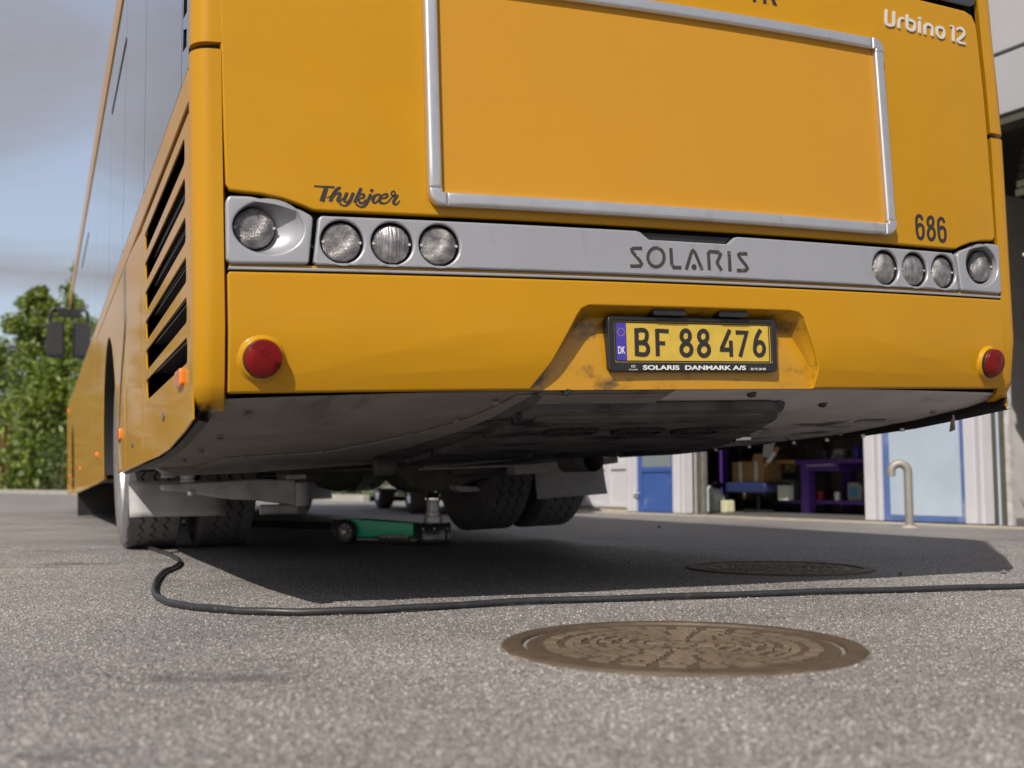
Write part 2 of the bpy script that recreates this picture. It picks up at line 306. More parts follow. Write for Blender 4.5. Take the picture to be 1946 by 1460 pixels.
URBINO = [(1,[(0.7335,1.6245,0.0089),(0.7303,1.5882,0.0089),(0.7357,1.582,0.0089),(0.7473,1.582,0.009),(0.7583,1.5859,0.009),(0.7613,1.593,0.009),(0.7638,1.6235,0.009)]),(1,[(0.781,1.5816,0.009),(0.7828,1.6007,0.0087),(0.7882,1.6082,0.0073),(0.7953,1.6113,0.0074),(0.8016,1.6108,0.0052)]),(1,[(0.8173,1.6222,0.0088),(0.8148,1.5881,0.0088),(0.8199,1.5815,0.0088),(0.8318,1.5803,0.0088),(0.8421,1.5842,0.0089),(0.8456,1.5928,0.0088),(0.8458,1.6018,0.0089),(0.8418,1.6078,0.0089),(0.832,1.61,0.0088),(0.82,1.6103,0.0088)]),(0,[(0.8683,1.611,0.0093),(0.8656,1.5799,0.0092)]),(1,[(0.8716,1.6226,0.0071),(0.8713,1.6218,0.0071),(0.8707,1.6211,0.0071),(0.8699,1.6207,0.0071),(0.8689,1.6205,0.0071),(0.8681,1.6207,0.0071),(0.8676,1.6212,0.0071),(0.8675,1.6219,0.0071),(0.8677,1.6227,0.0071),(0.8683,1.6233,0.0071),(0.8692,1.6238,0.0071),(0.8701,1.6239,0.0071),(0.8709,1.6237,0.0071),(0.8714,1.6233,0.0072),(0.8716,1.6226,0.0071)]),(1,[(0.8878,1.5789,0.0089),(0.8898,1.5998,0.009),(0.8955,1.6074,0.009),(0.9039,1.6095,0.009),(0.915,1.6068,0.009),(0.9196,1.6,0.009),(0.918,1.5785,0.009)]),(1,[(0.9403,1.6003,0.0087),(0.9439,1.6061,0.0087),(0.9535,1.6084,0.0088),(0.9649,1.6065,0.0088),(0.9702,1.599,0.0088),(0.9684,1.5852,0.0088),(0.9627,1.579,0.0088),(0.9521,1.5773,0.0087),(0.942,1.581,0.0087),(0.9394,1.5881,0.0087),(0.9403,1.6003,0.0087)]),(1,[(1.0002,1.6202,0.0044),(1.0082,1.6195,0.0063),(1.012,1.6133,0.0093),(1.0091,1.5767,0.0092)]),(1,[(1.0291,1.6127,0.0041),(1.0349,1.6185,0.006),(1.0448,1.6201,0.0094),(1.0553,1.6157,0.0094),(1.059,1.6079,0.0094),(1.0539,1.5987,0.0094),(1.0332,1.5832,0.0093),(1.0295,1.5773,0.0093),(1.035,1.574,0.0075),(1.0599,1.5736,0.006)])]
PLATE = [(0,[(-0.1434,0.6731,0.0118),(-0.1444,0.6022,0.0118)]),(1,[(-0.1429,0.6678,0.0108),(-0.1232,0.6688,0.0109),(-0.1135,0.662,0.0109),(-0.115,0.6462,0.0109),(-0.1232,0.638,0.0109),(-0.1429,0.6367,0.0108)]),(1,[(-0.143,0.6355,0.0108),(-0.1221,0.6351,0.0109),(-0.1119,0.6266,0.0109),(-0.1119,0.6139,0.0109),(-0.1207,0.6062,0.0109),(-0.1442,0.6068,0.0108)]),(0,[(-0.0822,0.6722,0.0115),(-0.0826,0.6021,0.0115)]),(0,[(-0.0823,0.6682,0.01),(-0.0476,0.6669,0.0101)]),(0,[(-0.0824,0.6362,0.0095),(-0.0598,0.6353,0.0095)]),(1,[(0.017,0.6555,0.0113),(0.0154,0.6491,0.0112),(0.0115,0.644,0.0112),(0.0061,0.6411,0.0112),(0.0003,0.641,0.0112),(-0.0048,0.6438,0.0112),(-0.0082,0.6488,0.0112),(-0.0092,0.6551,0.0112),(-0.0076,0.6614,0.0112),(-0.0038,0.6666,0.0112),(0.0016,0.6695,0.0112),(0.0075,0.6696,0.0112),(0.0126,0.6668,0.0112),(0.016,0.6618,0.0113),(0.017,0.6555,0.0113)]),(1,[(0.02,0.6202,0.0113),(0.0182,0.6135,0.0112),(0.0136,0.608,0.0112),(0.0072,0.605,0.0112),(0.0002,0.6049,0.0112),(-0.0059,0.6079,0.0112),(-0.0099,0.6132,0.0112),(-0.0111,0.6199,0.0111),(-0.0093,0.6266,0.0112),(-0.0047,0.6321,0.0112),(0.0016,0.6351,0.0112),(0.0086,0.6352,0.0112),(0.0147,0.6323,0.0112),(0.0188,0.6269,0.0112),(0.02,0.6202,0.0113)]),(1,[(0.0713,0.6553,0.0114),(0.0697,0.6489,0.0114),(0.0657,0.6438,0.0114),(0.0602,0.6409,0.0114),(0.0542,0.6408,0.0114),(0.049,0.6435,0.0113),(0.0456,0.6486,0.0113),(0.0446,0.6549,0.0113),(0.0462,0.6613,0.0113),(0.0501,0.6665,0.0114),(0.0556,0.6694,0.0114),(0.0616,0.6695,0.0114),(0.0668,0.6668,0.0114),(0.0703,0.6617,0.0114),(0.0713,0.6553,0.0114)]),(1,[(0.0746,0.6198,0.0114),(0.0727,0.613,0.0114),(0.068,0.6075,0.0113),(0.0615,0.6045,0.0113),(0.0544,0.6044,0.0113),(0.0482,0.6074,0.0113),(0.0441,0.6128,0.0113),(0.0429,0.6195,0.0113),(0.0448,0.6263,0.0113),(0.0494,0.6317,0.0113),(0.0559,0.6348,0.0113),(0.063,0.6349,0.0113),(0.0692,0.632,0.0114),(0.0733,0.6266,0.0114),(0.0746,0.6198,0.0114)]),(0,[(0.1421,0.6737,0.0111),(0.1145,0.6243,0.011),(0.1143,0.6207,0.011),(0.1499,0.6206,0.0111)]),(0,[(0.144,0.645,0.0111),(0.1438,0.6019,0.0111)]),(0,[(0.161,0.6673,0.0111),(0.1957,0.667,0.0113),(0.172,0.6021,0.0111)]),(1,[(0.2508,0.6242,0.0113),(0.2488,0.6164,0.0113),(0.2442,0.6101,0.0113),(0.2378,0.6066,0.0113),(0.231,0.6065,0.0113),(0.225,0.6099,0.0113),(0.2211,0.6161,0.0113),(0.22,0.6238,0.0113),(0.222,0.6316,0.0113),(0.2266,0.6379,0.0113),(0.2329,0.6415,0.0113),(0.2397,0.6416,0.0114),(0.2457,0.6382,0.0114),(0.2497,0.632,0.0113),(0.2508,0.6242,0.0113)]),(1,[(0.2411,0.6756,0.0114),(0.2273,0.6547,0.0113),(0.2208,0.6316,0.0113)])]
NUM = [(1,[(0.8355,1.0102,0.01),(0.8325,1.019,0.0101),(0.8241,1.0225,0.01),(0.8152,1.018,0.01),(0.8115,1.0059,0.01),(0.8113,0.9849,0.01)]),(1,[(0.8115,0.9849,0.01),(0.8172,0.9921,0.01),(0.8247,0.9963,0.01),(0.8328,0.9947,0.0101),(0.8379,0.9868,0.0101),(0.8382,0.9733,0.01),(0.8343,0.9603,0.01),(0.8257,0.9552,0.01),(0.8167,0.9584,0.01),(0.8125,0.9701,0.01),(0.8115,0.9849,0.01)]),(1,[(0.8814,1.0087,0.0102),(0.8797,1.0025,0.0102),(0.8761,0.9974,0.0102),(0.8712,0.9943,0.0101),(0.8659,0.994,0.0101),(0.8614,0.9963,0.0101),(0.8585,1.001,0.0101),(0.8578,1.007,0.0101),(0.8595,1.0131,0.0101),(0.8631,1.0182,0.0101),(0.868,1.0213,0.0101),(0.8732,1.0217,0.0102),(0.8778,1.0193,0.0102),(0.8807,1.0147,0.0102),(0.8814,1.0087,0.0102)]),(1,[(0.8841,0.9737,0.0102),(0.8821,0.9657,0.0102),(0.8778,0.9592,0.0102),(0.8721,0.9553,0.0101),(0.866,0.9549,0.0101),(0.8608,0.9581,0.0101),(0.8575,0.9641,0.0101),(0.8568,0.9719,0.0101),(0.8587,0.9799,0.0101),(0.8629,0.9864,0.0101),(0.8687,0.9903,0.0101),(0.8748,0.9908,0.0102),(0.88,0.9876,0.0102),(0.8833,0.9815,0.0102),(0.8841,0.9737,0.0102)]),(1,[(0.9265,1.0087,0.0103),(0.9234,1.0176,0.0103),(0.9147,1.0211,0.0103),(0.9055,1.0165,0.0103),(0.9017,1.0042,0.0102),(0.9014,0.983,0.0103)]),(1,[(0.9016,0.983,0.0102),(0.9075,0.9903,0.0103),(0.9153,0.9946,0.0103),(0.9236,0.9929,0.0103),(0.9289,0.9849,0.0103),(0.9292,0.9713,0.0103),(0.9252,0.9581,0.0103),(0.9163,0.953,0.0103),(0.907,0.9561,0.0102),(0.9026,0.968,0.0103),(0.9016,0.983,0.0102)])]
def glyphs(name, S, ends, *a, **k):
    i = 0
    for e in ends: strokes(name, S[i:e], *a, **k); i = e
# ================================================================== THE BUS
BOW, SL, HW = .0416, -.017, 1.236
def yR(x, z): return SL * (z - .6) + BOW * x * x + (1.3 * (.66 - z) ** 2 if z < .66 else 0)   # bowed in plan, tucked under at the bottom
def fr(u, v, d): return (u, yR(u, v) - d, v)                       # rear wall: u = right, v = up, d = out
def xs(z): return HW if z < 1.275 else HW - .036 * (z - 1.275) / 1.375
def fl(u, v, d): return (-(xs(v) + d), u, v)                       # left wall: u = forward
def frt(u, v, d): return (xs(v) + d, u, v)
PY = [-1, 0, .06, .12, .25, .5, .9, 1.4, 2.2, 6]; PZ = [.7, .5175, .514, .499, .47, .44, .408, .392, .378, .37]
def fu(u, v, d): return (u, v, float(np.interp(v, PY, PZ)) - d)    # underside
bus = thing('city_bus', 'yellow city bus jacked up on its right side, seen from the rear', 'bus')
Mb = Matrix.Translation((.4851, 2.8349, .0426)) @ Matrix.Rotation(R(23.23), 4, 'Z') @ Matrix.Rotation(R(-2.22), 4, 'Y') @ Matrix.Rotation(R(-.19), 4, 'X')
bus.matrix_world = Mb
def b2w(q): return Mb @ Vector(q)

# dark core that closes the body behind the panel gaps
for a_, b_ in (((-1.15, .14, 1.13), (1.15, 11.85, 2.55)), ((-1.12, .16, .56), (1.12, 2.55, 1.129)), ((-1.13, 4.05, .40), (1.13, 8.9, 1.129)), ((-.42, 2.551, .45), (.42, 4.049, 1.129)), ((-.45, 8.901, .40), (.45, 11.8, 1.129))):
    mb = MB(); mb.box(a_, b_); mb.build('body_core', m_blk, bus)
plate('rear_backing', [[(-1.185, .535), (1.185, .535), (1.185, 2.5), (-1.185, 2.5)]], -.072, .01, 0, fr, m_blk, bus)

# ---- rear wall panels
half = [(.953, .932), (.973, .9335), (.999, .944), (1.04, .957), (1.09, .966), (1.135, .969)]
out = [(-1.166, .985), (-1.157, .9715)] + [(-x, z) for x, z in reversed(half)] + half + [(1.142, .9715), (1.150, .982), (1.147, 1.15), (1.143, 1.3), (1.137, 1.43), (1.124, 1.6), (1.119, 1.645), (1.103, 1.672), (1.07, 1.681),
       (0, 1.688), (-1.10, 1.681), (-1.14, 1.668), (-1.158, 1.64), (-1.170, 1.5), (-1.174, 1.40), (-1.170, 1.15)]
hatch = plate('engine_hatch', [out], 0, .022, .005, fr, m_yel, bus)
plate('rear_window', [round_poly([(-1.165, 1.70), (1.135, 1.70), (1.10, 2.36), (-1.13, 2.36)], .05)], -.004, .012, .003, fr, m_gls, bus)
plate('rear_roof_panel', [[(-1.15, 2.375), (1.12, 2.375), (1.10, 2.62), (-1.13, 2.62)]], 0, .03, .006, fr, m_yel, bus)

# ---- corner pillars
def pillar(sg, z0, z1, name, foot=False):
    pth = [(1.172, .0575), (1.182, .0582)] + [(1.190 + .046 * math.sin(R(a)), .105 - .046 * math.cos(R(a))) for a in range(0, 91, 10)] + [(HW, .119)]
    if sg > 0: pth = [(1.158, .056)] + pth[1:]
    inner = [(HW - .02, .119), (1.20, .085), (1.165, .078)]
    loop = pth + inner; c = (1.16, .13); rl = []
    if foot: lv = [(z0, .62, .030), (z0 + .008, .80, .02), (z0 + .022, .93, .010), (z0 + .045, .99, .002), (z0 + .06, 1, 0)] + [(z0 + .06 + (z1 - z0 - .06) * k / 6, 1, 0) for k in range(1, 7)]
    else: lv = [(z0, 1, 0)] + [(z0 + (z1 - z0) * k / 8, 1, 0) for k in range(1, 9)]
    for z, k, _ in lv:
        dx = xs(z) - HW
        rl.append([(sg * (c[0] + (x - c[0]) * k + dx - (.012 if sg > 0 and z > 1.4 else 0) * min(1, (z - 1.4) / .3)), c[1] + (y - c[1]) * k + yR(0, z), z) for x, y in loop])
    mb = MB(); mb.rings(rl, True, True); return mb.build(name, m_yel, bus, smooth=40, flip=sg > 0)
for sg in (-1, 1):
    pillar(sg, .480, 1.293, 'rear_corner_pillar', True)
    pillar(sg, 1.309, 2.60, 'rear_corner_pillar')
    mb = MB(); mb.rings([[(sg * x, y, z) for x, y in [(1.172, .064), (1.185, .064), (1.216, .082), (1.228, .105), (1.228, .13), (1.16, .13)]] for z in (1.2932, 1.3088)], True, True); mb.build('pillar_joint', m_blkp, bus)

# ---- light band
def lamp(par, cu, cv, r, d, mat, dome=.010):
    mb = MB(); mb.rings([[(a, b, d + h) for a, b in circ(cu, cv, rr, n=40)] for rr, h in ((r * 1.01, -.02), (r, -.002), (r * .97, .002))] +
                        [[(a, b, d + .002 + dome * (1 - q * q)) for a, b in circ(cu, cv, r * .97 * q, n=40)] for q in (.93, .8, .6, .4, .2, .05)], False, True)
    o = mb.build('lamp_lens', mat, par, fr, smooth=60)
    for s in (-1, 1):
        mb = MB(); mb.rings([[(a, b, d + h) for a, b in circ(cu + s * r * .93, cv, .0034, n=10)] for h in (0, .0062)], False, True); mb.build('lens_screw', m_frame, o, fr)
    return o
hl = [(-1.168, .942), (-1.162, .957), (-1.114, .9575), (-1.05, .945), (-.999, .930), (-.974, .916), (-.986, .806), (-1.158, .8035), (-1.168, .812)]
for sg in (-1, 1):
    o_ = [(x, z) for x, z in round_poly(hl, .009)]
    if sg > 0: o_ = [(-x * .994 - .002, z) for x, z in o_][::-1]
    cx = sg * 1.075; lx = sg * 1.1017
    hs = plate('lamp_housing', [o_, circ(cx, .8875, .078 if sg < 0 else .070, .060, 40)], .008, .024, .006, fr, m_sil, bus, cut=(.05, .05))
    mb = MB(); ru = .078 if sg < 0 else .070
    mb.rings([[(a, b, d) for a, b in circ(cx + (lx - cx) * t, .8875 + .0036 * t, ru + (.050 - ru) * t, .060 + (.050 - .060) * t, 40)] for t, d in ((-.02, .004), (.0, .003), (.15, -.008), (.5, -.020), (.85, -.030), (1.0, -.033))])
    mb.build('lamp_recess', m_sil, hs, fr, smooth=60)
    mb = MB(); mb.rings([[(a, b, d) for a, b in circ(lx, .8911, r_, n=40)] for r_, d in ((.0505, -.033), (.0495, -.040), (.046, -.045))], False, True); mb.build('lamp_seal', m_blk, hs, fr)
    lamp(hs, lx, .8911, .0465, -.022, m_lens, .014)
top = [(-.962, .913), (-.955, .9195), (-.150, .9195), (-.138, .917), (-.113, .8985), (.128, .8985), (.150, .917), (.162, .9195), (.948, .9185), (.957, .911), (.969, .812), (.963, .8055), (-.968, .8055), (-.975, .812)]
LX = (.9087, .7914, .6766)
strip = plate('light_strip', [top] + [circ(s * x, .8605, .0505, n=40) for s in (-1, 1) for x in LX], .006, .02, .005, fr, m_sil, bus, cut=(.05, .05))
for s in (-1, 1):
    for k, x in enumerate(LX):
        mb = MB(); mb.rings([[(a, b, d) for a, b in circ(s * x, .8605, r_, n=40)] for r_, d in ((.0502, -.002), (.0498, -.018), (.046, -.024))], False, True); mb.build('lamp_seal', m_blk, strip, fr)
        lamp(strip, s * x, .8605, .0462, -.007, m_lensv if k == 1 else m_lens)
plate('strip_grip', [round_poly([(-.136, .919), (.148, .919), (.126, .901), (-.111, .901)], .006)], -.010, .004, .001, fr, m_blkp, strip)
plate('groove_reflection', [[(-1.16, .7988), (1.158, .7988), (1.158, .8045), (-1.16, .8045)]], -.004, .01, 0, fr, m_yel, bus)  # yellow strip painted in place of the yellow reflected in the groove
plate('light_band_ledge', [[(-1.162, .7915), (1.160, .7915), (1.160, .7985), (-1.162, .7985)]], .002, .02, .002, fr, m_sil, bus)

# ---- bumper with the number plate recess
rec = [(-.445, .5165), (-.392, .583), (-.322, .700), (-.309, .716), (-.290, .7245), (0, .7255), (.325, .7255), (.352, .722), (.370, .709), (.422, .577), (.414, .5165)]
bo = [(-1.160, .5165)] + rec + [(1.160, .5165), (1.163, .52), (1.162, .781), (1.157, .787), (-1.160, .787), (-1.165, .781), (-1.164, .52)]
bumper = plate('rear_bumper', [bo], .002, .03, .0045, fr, m_yel, bus, cut=(.06, .05))
def rdep(z): return .004 + .050 * max(0, min(1, (z - .515) / .20)) ** .8
inn = []
for i, (x, z) in enumerate(rec):
    k = max(0, (z - .515) / .21); cx = .02
    inn.append((x - math.copysign(.026 * k, x - cx) if abs(x) > .25 else x, z - .022 * max(0, min(1, (z - .59) / .10))))
mb = MB(); mid = [((a[0] + b[0]) / 2, (a[1] + b[1]) / 2) for a, b in zip(rec, inn)]
mb.rings([[(x, z, -.003) for x, z in rec], [(x, z, -.003 - rdep(z) * .55) for x, z in mid], [(x, z, -.006 - rdep(z)) for x, z in inn]], closed=False)
# back of the recess
zs = [.5165, .55, .583, .61, .64, .678, .687, .694, .7035]
def edge(z, side):
    P = sorted([(q[1], q[0]) for q in (inn[:4] if side < 0 else inn[-4:])]); return float(np.interp(z, [p[0] for p in P], [p[1] for p in P]))
rows = []
for z in zs:
    a, b = edge(z, -1), edge(z, 1); rows.append([(a - .004 + (b - a + .008) * k / 12, z, -.006 - rdep(z)) for k in range(13)])
mb.rings(rows, closed=False)
m_rec = M('yellow_paint_grimy', YEL, .36, var=.06, vs=2, coat=.4, cr_=.1, dirt=(.05, .030, .012), dthr=(.50, .72), ds=9, dstretch=(1, 1, 1.4))
mb.build('plate_recess', m_rec, bumper, fr, smooth=30, flip=True)
def fp(u, v, d): return (u, .032 + .02 * (.63 - v) - d, v)                 # number plate plane
nplate = plate('number_plate', [rrect(-.214, .583, .276, .6935, .006)], .006, .004, .001, fp, M('number_plate_yellow', (.50, .34, .045), .5, var=.08, vs=30, dirt=(.2, .14, .03), dthr=(.6, .9), ds=12), bus, cut=None)
fo = rrect(-.228, .561, .289, .7035, .012); fi = rrect(-.2105, .585, .2725, .6915, .005)
plate('plate_holder', [fo, fi], .012, .014, .003, fp, m_blkp, nplate, cut=None)
plate('plate_holder_back', [rrect(-.226, .563, .287, .7015, .010)], .0015, .02, 0, fp, m_blkp, nplate, cut=None)
plate('plate_rim', [rrect(-.2065, .5875, .269, .6893, .004), rrect(-.204, .5898, .2665, .687, .003)], .0072, .001, 0, fp, m_blk, nplate, cut=None)
m_blue = M('blue_country_band', (.05, .035, .30), .45); m_wht = M('white_print', (.62, .62, .63), .5); m_gold = M('gold_print', (.55, .40, .08), .5)
plate('country_band', [[(-.2035, .5905), (-.1735, .5905), (-.1735, .6865), (-.2035, .6865)]], .0068, .0006, 0, fp, m_blue, nplate, cut=None)
mb = MB()
for k in range(12):
    a = R(30 * k); mb.prism(circ(-.1885 + .0098 * math.cos(a), .6625 + .0098 * math.sin(a), .0011, n=6), 1, 0, .0004)
me = MB(); me.v = [(x, z, .0069 + y) for x, y, z in mb.v]; me.f = mb.f; me.build('star_ring', m_gold, nplate, fp, smooth=0)
text('country_letters', 'DK', (-.199, .607, -.1785, .6255), .0069, .0005, fp, m_wht, nplate, bold=.012, cut=None)
glyphs('registration_letter', PLATE, (3, 6, 8, 10, 12, 13, 15), .0062, .0012, fp, m_dark, nplate)
text('dealer_print', 'SOLARIS  DANMARK A/S', (-.131, .5655, .185, .5775), .0121, .0005, fp, m_wht, nplate, bold=.03, cut=None)
text('dealer_phone_print', '36 92 28 00', (.200, .5655, .249, .5715), .0121, .0005, fp, m_wht, nplate, bold=.01, cut=None)
text('dealer_small_print', 'SOLARIS', (-.172, .5645, -.147, .5675), .0121, .0005, fp, m_wht, nplate, cut=None)
mb = MB()
for s in (1, -1):
    mb.rings([[(-.1595 + s * (.004 * math.cos(R(a)) * k + .0022), .5745 + s * (.0030 * math.sin(R(a)) * k), .0126) for a in range(-150, 151, 25)] for k in (1.0, .62)], closed=False)
mb.build('dealer_emblem', m_wht, nplate, fp, smooth=0)
for u0, u1 in ((-.100, -.002), (.100, .192)):
    mb = MB(); mb.prism(round_poly([(u0, .7055), (u1, .7055), (u1, .7225), (u0, .7225)], .006), 1, yR(0, .71) + .008, yR(0, .71) + .05); o = mb.build('plate_lamp', m_blkp, bumper, bevel=.002)
for x in (-1.0928, 1.0928):
    mb = MB(); mb.rings([[(a, b, h) for a, b in circ(x, .5898, r_, n=40)] for r_, h in ((.056, .0012), (.051, .003), (.0485, .009), (.046, .013), (.043, .013))]); mb.build('reflector_collar', m_yel, bumper, fr, smooth=60)
    mb = MB(); mb.rings([[(a, b, h) for a, b in circ(x, .5898, r_, n=40)] for r_, h in ((.0425, .014), (.0425, .021), (.041, .0225))]); o = mb.build('reflector_rim', m_blkp, bumper, fr, smooth=40)
    mb = MB(); mb.rings([[(a, b, h) for a, b in circ(x, .5898, r_, n=40)] for r_, h in ((.041, .016), (.041, .027), (.0385, .0305), (.02, .032), (.002, .0325))], False, True); mb.build('red_reflector', m_red, o, fr, smooth=50)
    mb = MB(); mb.rings([[(a, b, h) for a, b in circ(x, .601, r_, n=16)] for r_, h in ((.0075, .0315), (.0075, .0332), (.0055, .0332), (.0055, .0315))]); mb.build('lens_mark', m_red, o, fr)

# ---- advertising frame on the hatch
panel = plate('advert_panel', [[(-.69, .965), (.692, .965), (.68, 1.512), (-.69, 1.512)]], .010, .009, .001, fr, m_ad, bus)
bars = [[(-.705, .995), (-.672, .995), (-.672, 1.485), (-.705, 1.485)], [(.675, .992), (.709, .992), (.694, 1.492), (.660, 1.492)],
        [(-.662, .952), (.668, .952), (.668, .986), (-.662, .986)], [(-.662, 1.492), (.650, 1.492), (.650, 1.525), (-.662, 1.525)]]
for b in bars: plate('frame_bar', [b], .026, .027, .009, fr, m_alu, panel, cut=(.06, .06))
for (x, z, sx, sz) in ((-.705, .952, 1, 1), (.710, .952, -1, 1), (-.705, 1.525, 1, -1), (.694, 1.525, -1, -1)):
    q = [(x + sx * .043, z), (x + sx * .043, z + sz * .034)] + [(x + sx * .033, z + sz * .034), (x + sx * .033, z + sz * .043), (x, z + sz * .043)] + [(x + sx * .034 * (1 - math.cos(R(a))), z + sz * .034 * (1 - math.sin(R(a)))) for a in (0, 20, 40, 60, 80)]
    if sx * sz > 0: q = q[::-1]
    plate('frame_corner', [q], .0275, .028, .007, fr, m_alu, panel, cut=None)

# ---- lettering on the rear wall
glyphs('operator_letter', THYK, (2, 4, 6, 9, 11, 14, 16), .0002, .0008, fr, m_dark, hatch)
glyphs('fleet_number_digit', NUM, (2, 4, 6), .0002, .0008, fr, m_dark, hatch)
glyphs('model_letter', URBINO, (1, 2, 3, 5, 6, 7, 8, 9), .0002, .004, fr, m_badge, hatch, caps=True)
glyphs('maker_letter', SOLARIS, (1, 2, 3, 5, 6, 7, 8), .0062, .0006, fr, m_worn, strip)
text('hatch_lettering', 'TR', (.228, 1.5765, .330, 1.665), .0002, .0008, fr, m_dark, hatch, bold=.02)

# ---- left side
SB = [(.124, .462), (.28, .442), (.63, .41), (.915, .399), (1.35, .393), (1.9, .381), (2.32, .374), (2.75, .377)]
def zb(y): return float(np.interp(y, [p[0] for p in SB] + [3.3, 4.2, 8.5, 11.95], [p[1] for p in SB] + [.366, .340, .258, .232]))
def skirt(y0, y1): return [(y0, zb(y0))] + [p for p in SB if y0 + .02 < p[0] < y1 - .02] + [(y1, zb(y1))]
VZ = [.592 + .0945 * k for k in range(6)]
def vent(z0): return round_poly([(.200, z0 + .006), (1.235, z0 - .006), (1.262, z0 + .060), (.200, z0 + .066)], .020)
for sg, mp_, fl_ in ((-1, fl, True), (1, frt, False)):
    holes = [vent(z) for z in VZ] if sg < 0 else []
    vp = plate('side_vent_panel', [skirt(.124, 1.358) + [(1.358, 1.163), (.124, 1.163)]] + holes, 0, .005 if sg < 0 else .02, .001, mp_, m_yel, bus, cut=(.15, .1), flip=fl_)
    if sg < 0:
        for z0 in VZ:
            mb = MB(); mb.box((-1.205, .19, z0 - .012), (-1.125, 1.27, z0 - .006)); mb.build('vent_shelf', m_mesh, vp)
            mb = MB(); mb.add([(-1.195, .2, z0 + .02), (-1.195, 1.26, z0 + .02), (-1.135, 1.26, z0 + .05), (-1.135, .2, z0 + .05), (-1.195, .2, z0 + .016), (-1.195, 1.26, z0 + .016), (-1.135, 1.26, z0 + .046), (-1.135, .2, z0 + .046)],
                              [(0, 1, 2, 3), (7, 6, 5, 4), (0, 4, 5, 1), (1, 5, 6, 2), (2, 6, 7, 3), (3, 7, 4, 0)]); mb.build('vent_louvre', m_mesh, vp)
    plate('side_waist_rail', [[(.124, 1.190), (4.6, 1.190), (4.6, 1.267), (.124, 1.267)]], 0, .02, .004, mp_, m_yel, bus, cut=(.5, 0), flip=fl_)
    plate('side_door_panel', [skirt(1.364, 2.176) + [(2.176, 1.187), (1.85, 1.187), (1.364, 1.163)]], 0, .02, .005, mp_, m_yel, bus, cut=(.2, .12), flip=fl_)
    a_ = [(3.31 + .555 * math.cos(R(a)), .49 + .555 * math.sin(R(a))) for a in range(192, -13, -12)]
    plate('wheel_arch_panel', [skirt(2.182, 2.74) + [(2.765, .378)] + a_ + [(3.87, .352), (4.6, zb(4.6)), (4.6, 1.187), (2.182, 1.187)]], 0, .02, .006, mp_, m_yel, bus, cut=(.2, .12), flip=fl_)
    mb = MB()
    mb.rings([[(sg * (HW - .003), 3.31 + r_ * math.cos(R(a)), .49 + r_ * math.sin(R(a))) for a in range(192, -13, -6)] for r_ in (.557, .550)] + [[(sg * .5, 3.31 + .55 * math.cos(R(a)), .49 + .55 * math.sin(R(a))) for a in range(192, -13, -6)]], closed=False)
    mb.build('wheel_arch_liner', m_blk, bus)
    for y0, y1 in ((4.606, 6.0), (6.006, 7.5), (7.506, 8.95)):
        plate('side_skirt_panel', [[(y0, zb(y0)), (y1, zb(y1)), (y1, 1.267), (y0, 1.267)]], 0, .02, .006, mp_, m_yel, bus, cut=(.4, .2), flip=fl_)
    a_ = [(9.66 + .53 * math.cos(R(a)), .43 + .53 * math.sin(R(a))) for a in range(196, -17, -12)]
    plate('wheel_arch_panel', [[(8.956, zb(8.956)), (9.145, zb(9.1))] + a_ + [(10.18, zb(10.2)), (10.8, zb(10.8)), (10.8, 1.267), (8.956, 1.267)]], 0, .02, .006, mp_, m_yel, bus, cut=(.3, .2), flip=fl_)
    mb = MB(); mb.rings([[(sg * x, 9.66 + .528 * math.cos(R(a)), .43 + .528 * math.sin(R(a))) for a in range(196, -17, -8)] for x in (HW - .003, .5)], closed=False); mb.build('wheel_arch_liner', m_blk, bus)
    plate('side_skirt_panel', [[(10.806, zb(10.8)), (11.88, zb(11.9)), (11.93, .5), (11.93, 1.267), (10.806, 1.267)]], 0, .02, .006, mp_, m_yel, bus, cut=(.4, .2), flip=fl_)
    # glass
    seams = [.262, 1.30, 2.285, 3.28, 4.7, 6.1, 7.5, 8.9, 10.3, 11.92]
    hl_ = []
    for k in range(13):
        z0 = 1.345 + .083 * k; hl_.append([(.166, z0 - .006), (.242, z0 + .006), (.236, z0 + .060), (.166, z0 + .036)])
    plate('glazed_vent_panel', [[(.124, 1.272), (.258, 1.272), (.258, 2.45), (.124, 2.45)]] + hl_, -.002, .010, .001, mp_, m_gls, bus, cut=(0, .2), flip=fl_)
    plate('vent_backing', [[(.13, 1.28), (.255, 1.28), (.255, 2.44), (.13, 2.44)]], -.03, .004, 0, mp_, m_mesh, bus, cut=(0, .3), flip=fl_)
    for a, b in zip(seams, seams[1:]):
        g = plate('side_window', [round_poly([(a + .004, 1.272), (b - .004, 1.272), (b - .004, 2.45), (a + .004, 2.45)], .012)], -.002, .010, .002, mp_, m_gls, bus, cut=(.4, .3), flip=fl_)
        if 2 < a < 3 or 6 < a < 7: plate('window_vent_bar', [[(a + .01, 2.165), (b - .01, 2.165), (b - .01, 2.185), (a + .01, 2.185)]], .0004, .003, 0, mp_, m_blk, g, cut=(.4, 0), flip=fl_)
    plate('roof_cornice', [[(.124, 2.456), (11.9, 2.456), (11.9, 2.645), (.124, 2.645)]], .004, .02, .006, mp_, m_yel, bus, cut=(.6, .08), flip=fl_)
